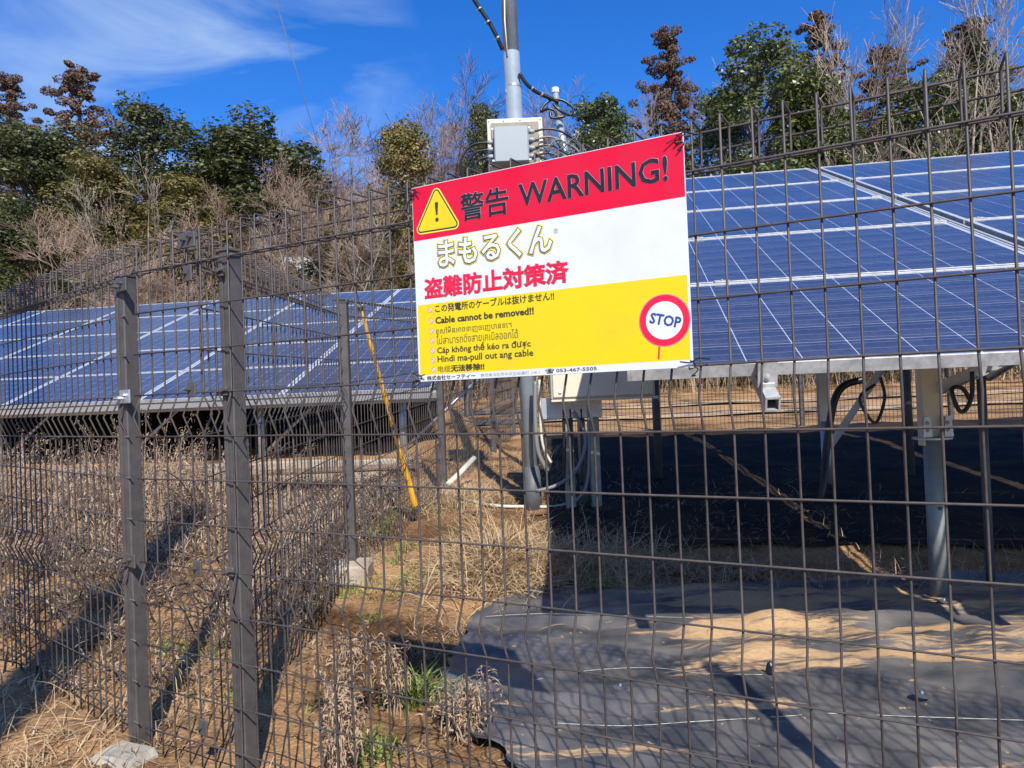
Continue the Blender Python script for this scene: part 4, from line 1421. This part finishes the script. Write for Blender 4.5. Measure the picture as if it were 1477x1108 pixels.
def rand_xy(n, seed, fn_):
    """n random x,y from fn_(rng,m) -> (x,y,accept)"""
    g = np.random.default_rng(seed); X, Y = [], []
    c = 0
    while c < n:
        x, y, ok = fn_(g, n)
        X.append(x[ok]); Y.append(y[ok]); c += ok.sum()
    return np.concatenate(X)[:n], np.concatenate(Y)[:n]


def off_sheet(x, y):
    l = np.interp(y, *SHEET_L)
    return ~((y > 1.0) & (y < 3.58) & (x > l + .01))


def wedge(y0, y1, xmin, xmax, pw=1.0, clump=0.0, cs=3.0, thr=0.0):
    def f(g, n):
        y = y0 + (y1 - y0) * g.random(n) ** pw
        x = g.uniform(xmin, xmax, n)
        ok = (x / y > -.78) & (x / y < .78) & off_sheet(x, y)
        ok &= (np.hypot(x + .2, (y - 4.9) * .8) > .55) | (g.random(n) < .25)
        if clump:
            ok &= fbm(x * cs, y * cs, 3) > thr - g.random(n) * clump
        return x, y, ok
    return f


def on_ground(x, y, dz=0.0):
    return np.stack([x, y, ground_h(x, y) + dz], -1)


def stuff(name, label, VF, m, cat=None):
    me = npmesh(name, *VF)
    return tag(link(name, me, m), label, cat, kind='stuff')


# litter: dead leaf bits and grass stems lying flat
x, y = rand_xy(17000, 1, wedge(1.5, 7.3, -4.5, .35, 1.1, clump=.12, cs=2.6, thr=.07))
P = on_ground(x, y, .004); g = np.random.default_rng(5)
V1 = blades(P, g.uniform(.02, .09, len(P)), g.uniform(.002, .006, len(P)), 1.25, .15, 21, segs=2)
stuff('leaf_litter', 'brown leaf litter and stalk bits strewn over the soil', V1, M_litter, 'litter')
x, y = rand_xy(3600, 2, wedge(1.5, 8.0, -5, .6, 1.0, clump=.1, cs=1.9, thr=.10))
P = on_ground(x, y, .004); g = np.random.default_rng(6)
stuff('dry_stalks', 'short dry stalks standing in the soil', blades(P, g.uniform(.05, .20, len(P)), g.uniform(.0015, .004, len(P)), .8, .3, 22, segs=3), M_straw, 'stalks')


# left tangle of tall withered weeds (outside the fence)
def weed_field(g, n):
    y = 2.6 + 4.9 * g.random(n) ** .75; x = g.uniform(-6.5, -.95, n)
    ok = (x / y > -.80) & (fbm(x * 1.7 + 4, y * 1.7, 3) > -.10 + .1 * g.random(n) - .2 * (y > 5))
    ok &= ~((x > -1.15) & (y < 3.2))
    return x, y, ok


x, y = rand_xy(5200, 3, weed_field)
P = on_ground(x, y, 0); g = np.random.default_rng(7)
Lw = g.uniform(.12, .42, len(P)) * (0.6 + .9 * smoothstep(3.8, 6.2, P[:, 1]) * (1 - smoothstep(-3.0, -2.3, P[:, 0])))
Lw = Lw * (1 - .35 * smoothstep(-3.0, -2.3, P[:, 0]))
A1 = blades(P, Lw, g.uniform(.003, .007, len(P)), .25, .12, 23, segs=4)
# side twigs and seed heads on the stalks
k = g.integers(0, len(P), 30000); t = g.uniform(.25, 1.0, 30000)
Q = P[k] + np.stack([g.normal(0, .05, 30000) * t, g.normal(0, .05, 30000) * t, Lw[k] * t], -1)
A2 = blades(Q, g.uniform(.02, .075, 30000), g.uniform(.003, .012, 30000), .9, .4, 24, segs=2)
stuff('withered_weeds', 'tangle of tall withered weeds outside the inner fence', merge(A1, A2), M_weed, 'weeds')
k = g.integers(0, len(P), 16000); t = g.uniform(.1, .8, 16000)
Q = P[k] + np.stack([g.normal(0, .08, 16000) * t, g.normal(0, .08, 16000) * t, Lw[k] * t], -1)
stuff('dark_weeds', 'dark brown dead leaves in the depth of the weed tangle', blades(Q, g.uniform(.03, .10, 16000), g.uniform(.004, .014, 16000), 1.0, .5, 26, segs=2), M_darkweed, 'weeds')
# arching dead vine stems through the tangle
b = MB(); rr_ = random.Random(44)
for _ in range(230):
    y0 = rr_.uniform(2.8, 7.0); x0 = -1.0 - rr_.random() ** 1.2 * (.75 * y0 - 1.0)
    p = Vector((x0, y0, G(x0, y0))); a = rr_.uniform(0, 6.28); L = rr_.uniform(.3, .9) * (.55 + .45 * (y0 > 5) * (x0 < -2.4)); hh = L * rr_.uniform(.15, .75)
    pts = [p + Vector((math.cos(a) * L * t + rr_.gauss(0, .012), math.sin(a) * L * t * .6 + rr_.gauss(0, .012), hh * math.sin(math.pi * min(1, t * .9)) + .01)) for t in np.linspace(0, 1, 9)]
    b.tube(pts, rr_.uniform(.0015, .0038), 4, cap=False)
o = b.build('dead_vines', M_darkweed); tag(o, 'thin dead vine stems arching through the weeds', 'vines', kind='stuff')
x, y = rand_xy(12000, 4, weed_field)
P = on_ground(x, y, .02); g = np.random.default_rng(8)
stuff('matted_weeds', 'matted pinkish brown dead weeds covering the slope on the left', blades(P, g.uniform(.05, .16, len(P)), g.uniform(.003, .010, len(P)), 1.0, .5, 25, segs=3), M_weedp, 'weeds')


x, y = rand_xy(2600, 14, lambda g, n: (lambda y, x: (x, y, (x / y > -.8) & (fbm(x * 3.1 + 40, y * 3.1, 2) > .16)))(g.uniform(2.4, 6.2, n), g.uniform(-4.5, -.4, n)))
P = on_ground(x, y, .0); g = np.random.default_rng(15)
stuff('green_sprouts', 'scattered small green sprouts among the dead weeds', blades(P, g.uniform(.03, .10, len(P)), g.uniform(.003, .008, len(P)), .7, .3, 27, segs=3), M_green, 'sprouts')


# dry straw heap by the edge of the array's shade
def heap(cx, cy, sx, sy, n, hmax, Lr, seed, mm, name, label, lean=1.1, curl=.2, wr=(.002, .005)):
    g = np.random.default_rng(seed)
    x = g.normal(cx, sx, n); y = g.normal(cy, sy, n)
    e = np.exp(-((x - cx) / sx / 1.4) ** 2 - ((y - cy) / sy / 1.4) ** 2)
    P = on_ground(x, y, 0); P[:, 2] += e * g.random(n) * hmax
    return stuff(name, label, blades(P, g.uniform(*Lr, n), g.uniform(*wr, n), lean, curl, seed + 1, segs=4), mm, 'straw')


heap(-.12, 3.95, .13, .20, 2600, .12, (.12, .36), 31, M_straw, 'straw_heap', 'heap of bleached straw at the edge of the array shade', wr=(.003, .007))
heap(.32, 3.95, .30, .16, 1500, .12, (.12, .32), 33, M_straw, 'shaded_straw', 'dry straw lying in the array shade right of the heap')
heap(.95, 3.75, .5, .10, 900, .05, (.06, .2), 35, M_weed, 'shaded_weeds', 'low dead weeds in the shade along the sheet edge')
heap(2.0, 3.55, .6, .07, 500, .04, (.05, .16), 36, M_weed, 'pile_foot_weeds', 'low dead weeds around the foot of the near pile')
heap(1.3, 4.8, 1.0, .9, 1800, .03, (.03, .12), 38, M_straw, 'shade_litter', 'scattered straw on the dark sheet beneath the right array')
heap(2.2, 3.8, .9, .15, 500, .03, (.03, .12), 39, M_litter, 'shade_twigs', 'scattered twigs and leaves around the near pile in the shade')
heap(-1.62, 2.18, .22, .16, 420, .02, (.04, .16), 40, M_straw, 'straw_by_fence', 'short dry straw outside the fence at the lower left corner')
heap(-1.3, 1.95, .10, .05, 60, .01, (.08, .16), 41, M_straw, 'straw_tuft', 'small upright straw tuft at the bottom left', lean=.35)
heap(1.5, 5.6, 1.4, .9, 1500, .02, (.03, .14), 43, M_darkweed, 'shade_debris', 'dark leaves and stalks on the ground deep under the array')
heap(-.42, 5.6, .14, .25, 700, .12, (.1, .3), 37, M_straw, 'straw_by_hose', 'dry straw behind the pale hose near the small footing')


def clump_plant(name, label, x, y, n, L, W, lean, curl, mm, seed, cat, spread=.03):
    g = np.random.default_rng(seed)
    z = G(x, y)
    root = thing(name, label, cat, (x, y, z))
    P = np.stack([g.normal(0, spread, n), g.normal(0, spread, n), np.full(n, -.005)], -1)
    V, F = blades(P, g.uniform(L * .5, L, n), g.uniform(W * .6, W, n), lean, curl, seed + 3, segs=5)
    me = npmesh('leaves', V, F); o = link('leaves', me, mm, None, world=False); o.parent = root
    b = MB(); b.tube([(0, 0, -.02), (0, 0, .02), (.004, 0, .035)], [.010, .009, .003], 7)
    o = b.build('stem', M_weed, None, world=False); o.parent = root
    return root


for k, (px, py, n, L, W, lab) in enumerate(((605, 1012, 150, .17, .010, 'bright green grassy weed inside the fence below the sign shadow'),
                                            (540, 1088, 90, .11, .009, 'green grassy weed at the bottom edge near the withered plants'),
                                            (728, 838, 40, .08, .006, 'small green sprout left of the straw heap'),
                                            (862, 852, 80, .14, .007, 'green tuft growing in the array shade'),
                                            (425, 800, 60, .13, .009, 'green weed among dead stalks left of the footing block'),
                                            (150, 790, 50, .12, .009, 'green weed on the slope left of the bend post'))):
    q = on_surf(px, py, 3.0 if py > 900 else 4.0)
    clump_plant('green_weed', lab, q.x, q.y, n, L, W, .55, .22, M_green, 50 + k, 'weed', .035)


# withered broad-leaved plants drooping along the inner side of the fence
def withered(label, x, y, h, nst, seed, spread=.1, lean=(0, 0)):
    g = np.random.default_rng(seed); rr = random.Random(seed)
    z = G(x, y)
    root = thing('withered_plant', label, 'plant', (x, y, z))
    b = MB(); Q = []
    for k in range(nst):
        bx_, by_ = rr.gauss(0, spread * .5), rr.gauss(0, spread * .5)
        tx, ty = bx_ + rr.gauss(lean[0], spread), by_ + rr.gauss(lean[1], spread)
        hh = h * rr.uniform(.6, 1)
        pts = [Vector((bx_ + (tx - bx_) * t + rr.gauss(0, .006), by_ + (ty - by_) * t + rr.gauss(0, .006), hh * math.sin(t * 1.45))) for t in np.linspace(0, 1, 7)]
        b.tube(pts, [.0028 * (1 - .6 * i / 6) for i in range(7)], 5)
        for t in range(2, 7):
            for _ in range(9):
                Q.append(pts[t] + Vector((rr.gauss(0, .012), rr.gauss(0, .012), rr.gauss(0, .02))))
    o = b.build('stem', M_weed, None, world=False); o.parent = root
    Q = np.array([tuple(q) for q in Q]); n = len(Q)
    V, F = blades(Q, g.uniform(.015, .055, n), g.uniform(.002, .007, n), 1.6, .8, seed + 1, segs=4)
    me = npmesh('leaves', V, F); o = link('leaves', me, M_weedp, None, world=False); o.parent = root
    return root


withered('withered brown plant hanging against the mesh at the bottom, left of the green weed', -.49, 1.98, .26, 14, 61, .035)
withered('tall withered brown plant between the foreground post and the green weed', -.56, 2.22, .34, 14, 62, .035, (.02, 0))
withered('withered stalks just below the sign shadow', -.42, 2.36, .22, 8, 63, .03)
withered('dark withered plant at the left edge of the sheet', -.17, 2.16, .17, 16, 64, .035)
withered('withered weed clump next to the concrete footing block', -1.15, 3.95, .35, 10, 66, .1)
withered('feathery withered weed left of the middle fence post', -1.75, 5.2, .62, 12, 67, .12)
withered('pale seeding weed whose top crosses the lower edge of the left array', -2.7, 5.7, .98, 14, 68, .16)
withered('tall seeding weed at the left edge in front of the array', -4.3, 6.1, 1.0, 16, 69, .35)
withered('bushy withered weed below the left array behind the bend post', -3.4, 6.4, .85, 16, 70, .3)
withered('withered weed clump in front of the ledge', -2.2, 6.6, .6, 12, 71, .15)

# near-black brush added to darken the gap beneath the left array
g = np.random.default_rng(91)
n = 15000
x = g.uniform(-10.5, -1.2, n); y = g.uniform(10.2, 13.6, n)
stuff('shade_fill_brush', 'near-black brush added to deepen the shade beneath the left array', blades(on_ground(x, y, 0), g.uniform(.3, .95, n), g.uniform(.01, .035, n), .35, .12, 92, segs=3), M_brush, 'brush')

# pebbles
g = np.random.default_rng(9)
Vs, Fs, o_ = [], [], 0
xx, yy = rand_xy(2600, 10, wedge(1.5, 6.5, -3, .3, 1.0))
for i in range(len(xx)):
    s = abs(g.normal(.004, .004)) + .002
    c = np.array([xx[i], yy[i], G(xx[i], yy[i]) + s * .3])
    oc = np.array([[1, 0, 0], [-1, 0, 0], [0, 1, 0], [0, -1, 0], [0, 0, .7], [0, 0, -.7]]) * s * g.uniform(.6, 1.4, (6, 1)) + c
    Vs.append(oc); Fs.append(np.array([[0, 2, 4], [2, 1, 4], [1, 3, 4], [3, 0, 4], [2, 0, 5], [1, 2, 5], [3, 1, 5], [0, 3, 5]]) + o_); o_ += 6
stuff('soil_clods', 'small clods and pebbles on the soil', (np.concatenate(Vs), np.concatenate(Fs)), M_soil, 'pebbles')


# ------------------------------------------------------------------ trees
def leaf_cloud(centres, radii, per, size, seed, flat_=.75, droop=0.0, aspect=.55):
    g = np.random.default_rng(seed)
    C = np.repeat(np.array(centres), per, 0); Rr = np.repeat(np.array(radii), per, 0)
    n = len(C)
    d = g.normal(0, 1, (n, 3)); d /= np.linalg.norm(d, axis=1)[:, None]
    rr = Rr * g.uniform(.55, 1.05, n) ** .6
    P = C + d * rr[:, None] * np.array([1, 1, flat_])
    # leaf frame: normal roughly outward/up with scatter
    nn = d + np.array([0, 0, .5]) + g.normal(0, .6, (n, 3)); nn /= np.linalg.norm(nn, axis=1)[:, None]
    t = np.cross(nn, g.normal(0, 1, (n, 3))); t /= np.linalg.norm(t, axis=1)[:, None] + 1e-9
    t[:, 2] -= droop; s = np.cross(nn, t)
    L = (size * g.uniform(.4, 1.6, n))[:, None]
    V = np.stack([P - t * L * .5, P + s * L * aspect * .5, P + t * L * .5, P - s * L * aspect * .5], 1)
    F = np.arange(n * 4).reshape(n, 4)
    return V.reshape(-1, 3), F


def limb_tubes(b, p, d, L, r, depth, rr, spread=.55, grav=0.0, n=3, tips=None, minr=.006, kids=(2, 3), upb=.12, wob=.12):
    pts = [p.copy()]; rs = [r]
    cur = p.copy(); dd = d.copy()
    m = 3 if depth > 1 else 2
    for i in range(m):
        dd = (dd + Vector((rr.gauss(0, wob), rr.gauss(0, wob), rr.gauss(0, wob) + upb - grav))).normalized()
        cur = cur + dd * L / m; pts.append(cur.copy()); rs.append(max(minr, r * (1 - .38 * (i + 1) / m)))
    b.tube(pts, rs, n if r > .03 else 3, cap=False)
    if tips is not None and depth <= 1: tips.append(cur.copy())
    if depth == 0: return
    for i in range(rr.randint(*kids) + (1 if depth > 3 else 0)):
        t = rr.uniform(.35, 1.0)
        j = min(m - 1, int(t * m)); q = pts[j].lerp(pts[j + 1], t * m - j)
        a = Vector((rr.gauss(0, 1), rr.gauss(0, 1), rr.gauss(0, .6))); a = (a - dd * a.dot(dd)).normalized()
        nd = (dd + a * spread * rr.uniform(.6, 1.5)).normalized()
        limb_tubes(b, q, nd, L * rr.uniform(.58, .82), max(minr, rs[j] * .6), depth - 1, rr, spread, grav, n, tips, minr, kids, upb, wob)
    nd = (dd + Vector((rr.gauss(0, .15), rr.gauss(0, .15), .05))).normalized()
    limb_tubes(b, cur, nd, L * .78, rs[-1], depth - 1, rr, spread, grav, n, tips, minr, kids, upb, wob)


def split_parent(name, trunkmb, trunkm, crown_me, crown_name, crown_m, cat):
    root = bpy.data.objects.new(name, None); COL.objects.link(root); root['category'] = cat; root['label'] = name.replace('_', ' ')
    t = trunkmb.build('trunk', trunkm, None, world=False, smooth=True); t.parent = root
    c = bpy.data.objects.new(crown_name, crown_me); COL.objects.link(c); c.parent = root
    if crown_name == 'branches': c['kind'] = 'stuff'
    if len(crown_me.materials) == 0: crown_me.materials.append(crown_m)
    return root


# all prototypes are about ten metres tall
def evergreen(seed, m, wide=2.3, top=10.0, low=.8, n=104, per=270, size=.12, clr=(.6, 1.05)):
    rr = random.Random(seed); b = MB()
    b.tube([(0, 0, -.5), (.05, 0, 2.5), (.1, .1, 5.5), (0, .1, 8.6)], [.24, .19, .12, .04], 8)
    cs, rs = [], []
    lob = [rr.uniform(0, 6.28) for _ in range(4)]
    while len(cs) < n:
        z = rr.uniform(low, top - .3); t = (z - low) / (top - low)
        env = wide * (math.sin(math.pi * min(1, .18 + .82 * t) ** .85) ** .42) * (1 - .22 * t)
        a = rr.uniform(0, 6.28)
        env *= 1 + .22 * math.sin(2 * a + lob[0] + 2.2 * t) + .14 * math.sin(3 * a + lob[1] - 4 * t)
        r = env * rr.uniform(.35, 1.0)
        rad = rr.uniform(*clr) * (.62 + .38 * (1 - t))
        cs.append((r * math.cos(a), r * math.sin(a), z)); rs.append(rad)
        if rr.random() < .45:
            p = Vector((0, 0, max(1, z - 1.2))); q = Vector(cs[-1])
            b.tube([p, p.lerp(q, .5) + Vector((0, 0, .25)), q], [.06, .04, .02], 4, cap=False)
    # small outlying sprigs break the outline
    for _ in range(int(n * .9)):
        k = rr.randrange(n); c = Vector(cs[k]); d = Vector((rr.gauss(0, 1), rr.gauss(0, 1), rr.gauss(.3, .8))).normalized()
        q = c + d * rs[k] * rr.uniform(.95, 1.4); cs.append(tuple(q)); rs.append(rr.uniform(.16, .36))
    perl = [per] * n + [34] * (len(cs) - n)
    V1, F1 = leaf_cloud(cs[:n], rs[:n], per, size, seed); V2, F2 = leaf_cloud(cs[n:], rs[n:], 34, size * .9, seed + 1)
    me = npmesh('crown', *merge((V1, F1), (V2, F2)))
    return split_parent('evergreen_tree', b, M_bark, me, 'crown', m, 'tree')


def conifer(seed):
    rr = random.Random(seed); b = MB()
    b.tube([(0, 0, -.5), (.03, 0, 4), (0, .05, 9.9)], [.22, .15, .02], 8)
    cs, rs = [], []
    z = 2.4
    while z < 9.9:
        t = (z - 2.4) / 7.5
        rad = (2.1 * (1 - t) ** .55 + .10) * rr.uniform(.55, 1.2)
        nb = 5 if t < .7 else 3
        a0 = rr.uniform(0, 6.28)
        for k in range(nb):
            if rr.random() < .20: continue
            a = a0 + 6.28 * k / nb + rr.gauss(0, .25); L = rad * rr.uniform(.65, 1.1)
            e = Vector((L * math.cos(a), L * math.sin(a), z + L * .25))
            b.tube([(0, 0, z - .1), e * .5 + Vector((0, 0, z * .5 - .02)), e], [.045, .03, .01], 4, cap=False)
            for j in range(4):
                s = .35 + .68 * j / 3
                cs.append(tuple(Vector((0, 0, z)).lerp(e, s) + Vector((rr.gauss(0, .14), rr.gauss(0, .14), rr.gauss(0, .10))))); rs.append(rr.uniform(.17, .36) * (1.15 - .3 * t))
        z += rr.uniform(.34, .62) * (1 - .35 * t)
    cs.append((0, .05, 9.9)); rs.append(.3)
    V, F = leaf_cloud(cs, np.array(rs) * .8, 130, .075, seed, flat_=.6, droop=.4)
    return split_parent('brown_conifer', b, M_bark, npmesh('crown', V, F), 'crown', M_leaf_brown, 'tree')


def bare(seed, depth=6, pale=True, multi=1, upb=.05, spread=.75, thin=.0055):
    rr = random.Random(seed); b = MB(); tw = MB()
    for s in range(multi):
        d = Vector((rr.gauss(0, .10 * multi), rr.gauss(0, .08 * multi), 1)).normalized()
        p = Vector((rr.gauss(0, .12) * (multi - 1), rr.gauss(0, .12) * (multi - 1), -.4)); r = .13 / multi ** .4
        pts = [p.copy()]; rs = [r]
        for i in range(7):
            d = (d + Vector((rr.gauss(0, .07), rr.gauss(0, .07), .06))).normalized(); p = p + d * 1.05; pts.append(p.copy()); rs.append(r * (1 - .115 * (i + 1)))
        b.tube(pts, rs, 7, cap=False)
        for i in range(2, 8):
            for _ in range(rr.randint(1, 3) if multi < 3 else rr.randint(1, 2)):
                q = pts[i - 1].lerp(pts[i], rr.random()); a = rr.uniform(0, 6.28)
                nd = Vector((math.cos(a) * .8, math.sin(a) * .8, rr.uniform(.4, 1.1))).normalized()
                limb_tubes(tw, q, nd, rr.uniform(.9, 1.5) * (1.15 - .06 * i), rs[i] * .5, depth - 2, rr, spread, 0, 4, None, thin, (2, 3), upb)
        limb_tubes(tw, pts[-1], d, 1.1, rs[-1], depth - 2, rr, spread, 0, 4, None, thin, (2, 3), upb)
    me = tw.mesh('branches')
    return split_parent('bare_tree', b, M_bark_pale if pale else M_bark, me, 'branches', M_bark_pale if pale else M_twig, 'tree')


EV = [evergreen(101, M_leaf_a), evergreen(102, M_leaf_a, 2.0), evergreen(103, M_leaf_b, 1.9), evergreen(104, M_leaf_c, 2.3), evergreen(105, M_leaf_c, 2.6, n=80)]
CO = [conifer(111), conifer(112)]
BA = [bare(121, 5, spread=.6, thin=.007), bare(122, 6, False), bare(123, 6, False, 3, spread=.6), bare(124, 5, True, 3, spread=.55, thin=.007)]
for s in EV: s['group'] = 'evergreen trees on the hillside'
for s in CO: s['group'] = 'brown conifers on the hillside'
for s in BA: s['group'] = 'bare trees on the hillside'
PROTO = {'e': EV, 'c': CO, 'b': BA}
used = set()


def tree(kind, v, px, ytop, z, wpx, label, rz=None):
    """a tree whose top reaches ytop and whose crown is about wpx wide at the photo's scale, standing z metres away"""
    root = PROTO[kind][v]
    p = at(px, ytop, z); gz = G(p.x, z)
    h = (p.z - gz) / 10.0
    base_w = {'e': 2.75, 'c': 2.1, 'b': 3.4}[kind]
    wr = wpx / FPX * z / base_w
    rz = R.uniform(0, 6.28) if rz is None else rz
    sc = (wr, wr, h)
    if (kind, v) not in used:
        used.add((kind, v)); root.location = (p.x, z, gz); root.rotation_euler = (0, 0, rz); root.scale = sc; root['label'] = label
        return root
    return dup(root, (p.x, z, gz), rz, sc, label)


T = tree
# far haze of leafless trees along the skyline first
T('b', 2, 205, 178, 52, 150, 'bare tree behind the tall green crown left of centre')
T('b', 2, 285, 195, 52, 140, 'pale bare treetop between the two big left evergreens')
T('b', 1, 425, 200, 50, 120, 'purplish bare tree right of the broad left evergreen')
T('b', 2, 470, 168, 52, 150, 'fine bare tree under the guy wire')
T('b', 2, 520, 150, 54, 160, 'bare tree standing left of the brownish evergreen near the sign')
T('b', 1, 560, 160, 54, 120, 'bare treetop just above the brownish evergreen')
T('b', 2, 640, 128, 50, 150, 'purplish bare tree left of the junction box')
T('b', 1, 700, 150, 52, 120, 'bare tree directly behind the junction box')
T('b', 2, 770, 150, 50, 120, 'bare tree between the pole and the capped riser')
T('b', 1, 850, 165, 50, 120, 'low bare tree right of the capped riser')
T('b', 2, 925, 120, 46, 120, 'bare tree behind the sign, left of the tall brown conifer')
T('b', 2, 1010, 105, 44, 130, 'bare tree between brown conifer and big evergreen')
T('b', 1, 1055, 55, 44, 130, 'thin bare tree left of the big right evergreen')
T('b', 2, 1150, 40, 42, 150, 'bare treetop above the big right evergreen')
for k_, (x_, y_, z_, w_, l_) in enumerate(((385, 235, 46, 120, 'brownish bare tree just right of the wide round evergreen'), (440, 225, 47, 120, 'brownish bare tree left of where the guy wire meets the wood'),
        (495, 215, 46, 130, 'dense bare tree between the guy wire and the brownish evergreen'), (545, 205, 48, 120, 'bare tree touching the left side of the brownish evergreen'),
        (635, 190, 46, 120, 'bare tree right of the brownish evergreen, above the sign corner'), (685, 185, 47, 110, 'bare tree left below the cream backboard'),
        (835, 190, 46, 110, 'bare tree just right of the wire tangle'), (905, 165, 45, 110, 'bare tree between the yellow-green evergreen and the conifer'), (310, 215, 48, 120, 'bare tree peeking between the left evergreens'))):
    T('b', 2 if k_ % 2 else 1, x_, y_, z_, w_, l_)
# conifers
T('c', 0, 12, 112, 48, 78, 'brown conifer cut by the left edge')
T('c', 1, 113, 95, 46, 92, 'tall rusty brown conifer standing clear against the sky on the left')
T('c', 0, 962, 46, 40, 82, 'rusty brown conifer rising above the sign')
T('c', 1, 1176, 20, 38, 84, 'brown conifer with a rounded top right of the big evergreen')
T('c', 0, 1275, 72, 40, 90, 'brown conifer low behind the white-stemmed tree')
T('c', 1, 1395, 30, 42, 100, 'brown conifer behind the bare trees at upper right')
# evergreens, left half
T('e', 0, 48, 168, 38, 150, 'broad dark evergreen at the far left')
T('e', 1, 210, 145, 40, 118, 'tall pointed evergreen right of the rusty conifer')
T('e', 0, 150, 235, 36, 110, 'olive evergreen below the rusty conifer')
T('e', 2, 135, 225, 33, 110, 'yellow-brown tinged evergreen in the left middle')
T('e', 0, 345, 168, 39, 165, 'wide round evergreen in the middle of the left hillside')
T('e', 2, 270, 255, 34, 110, 'brownish low evergreen in front of the wide round one')
T('e', 0, 20, 285, 30, 110, 'dark evergreen low at the left edge')
T('e', 2, 580, 172, 34, 96, 'brownish green evergreen just left of the sign')
T('e', 1, 500, 330, 30, 110, 'low dark evergreen behind the top of the middle fence post')
T('e', 1, 692, 146, 44, 56, 'small yellowish evergreen left of the junction box')
T('e', 3, 865, 138, 38, 92, 'yellow-green evergreen above the sign between pole and conifer')
T('e', 1, 430, 250, 44, 100, 'dull evergreen half hidden by bare shrubs')
# evergreens, right half
T('e', 4, 1085, 58, 33, 150, 'big glossy evergreen above the right array')
T('e', 3, 1180, 120, 32, 130, 'glossy evergreen joined to the big one on its right')
T('e', 3, 1040, 130, 35, 70, 'narrow evergreen at the left side of the big one')
T('e', 4, 1345, 110, 31, 130, 'evergreen behind the fence tips in the upper right')
T('e', 3, 1445, 135, 30, 120, 'evergreen at the right edge above the array corner')
T('e', 4, 1290, 170, 34, 110, 'low evergreen behind the white-stemmed tree')
T('e', 1, 1400, 60, 38, 110, 'dark tall evergreen behind the bare stems at upper right')
# nearer bare trees
T('b', 3, 985, 85, 36, 110, 'bare tree in front of the rusty conifer')
T('b', 0, 1235, -10, 29, 170, 'white-stemmed bare tree rising above the array seam')
T('b', 3, 1320, -60, 30, 170, 'pale multi-stemmed bare tree in the upper right')
T('b', 0, 1390, -70, 28, 160, 'tall pale bare tree behind the tallest fence tips')
T('b', 3, 1465, -70, 28, 170, 'pale bare tree cut by the right edge')
T('b', 3, 185, 225, 30, 110, 'pale bare tree with a forked trunk among the left evergreens')
T('b', 2, 330, 265, 28, 140, 'grey bare shrub tree below the wide round evergreen')
T('b', 2, 410, 225, 32, 130, 'bare shrub tree left of the guy wire')
T('b', 3, 455, 280, 27, 110, 'small pale bare tree behind the middle fence post')
T('b', 2, 250, 300, 26, 130, 'greyish bare shrub behind the upper bend of the fence')
T('b', 2, 90, 300, 26, 150, 'tan bare shrub at the lower left of the hillside')
T('b', 2, 530, 240, 30, 110, 'bare shrub tree left of the brownish evergreen')
T('b', 0, 600, 260, 28, 90, 'bare tree hidden partly by the left edge of the sign')

# undergrowth: tan thicket at the foot of the hillside and a darker mass of far wood behind the trunks
g = np.random.default_rng(77)
n = 900
cx = g.uniform(-24, 24, n); cy = g.uniform(21.5, 27, n)
hh = (1.7 + 1.4 * (fbm(cx * .25, cy * .3, 3) + .4)) * np.where(cx < -2, 1.2, 1.0)
cz = ground_h(cx, cy) + hh * g.uniform(.2, 1.0, n)
V1, F1 = leaf_cloud(np.stack([cx, cy, cz], -1), g.uniform(.35, .8, n), 60, .17, 78, aspect=.25)
m_ = 16000
kx = g.uniform(-24, 24, m_); ky = g.uniform(21, 27.5, m_)
Pk = np.stack([kx, ky, ground_h(kx, ky)], -1)
V2, F2 = blades(Pk, g.uniform(1.2, 3.6, m_) * (1 + .6 * fbm(kx * .3, ky * .3, 2)), g.uniform(.012, .035, m_), .3, .12, 79, segs=4)
stuff('thicket', 'tan thicket of dry brush at the foot of the hillside', merge((V1, F1), (V2, F2)), M_thicket, 'brush')
n = 700
cx = g.uniform(-60, 60, n); cy = g.uniform(48, 60, n)
top_ = 7.0 - 2.5 * smoothstep(-22, -12, cx) * (1 - smoothstep(-5, 8, cx)) + 2.5 * smoothstep(-5, 25, cx)
cz = ground_h(cx, cy) + top_ * g.uniform(.0, 1.0, n)
V1, F1 = leaf_cloud(np.stack([cx, cy, cz], -1), g.uniform(1.2, 2.2, n), 90, .42, 88)
stuff('far_wood', 'mass of dark wood behind the trees on the hillside', (V1, F1), M_leaf_b, 'wood')

# white building glimpse between the trunks
p = at(440, 385, 42)
b = MB(); b.box((p.x, 40, p.z - .6), (1.5, 0, 0), (0, 1.2, 0), (0, 0, .9), .02)
hs = thing('small_house', 'small whitish house glimpsed through the brush behind the left array', 'house', (p.x, 40, p.z - 1.5))
b.build('wall', mat('white_render', (.62, .62, .60), .8, vary=(.45, .45, .44), vscale=2), hs)
b = MB(); b.add([(p.x - 1.8, 38.5, p.z + .25), (p.x + 1.8, 38.5, p.z + .25), (p.x + 1.8, 41.5, p.z + .25), (p.x - 1.8, 41.5, p.z + .25), (p.x - 1.8, 40, p.z + .9), (p.x + 1.8, 40, p.z + .9)],
               [(0, 1, 5, 4), (3, 4, 5, 2), (0, 4, 3), (1, 2, 5), (0, 3, 2, 1)])
b.build('roof', M_greyd, hs)
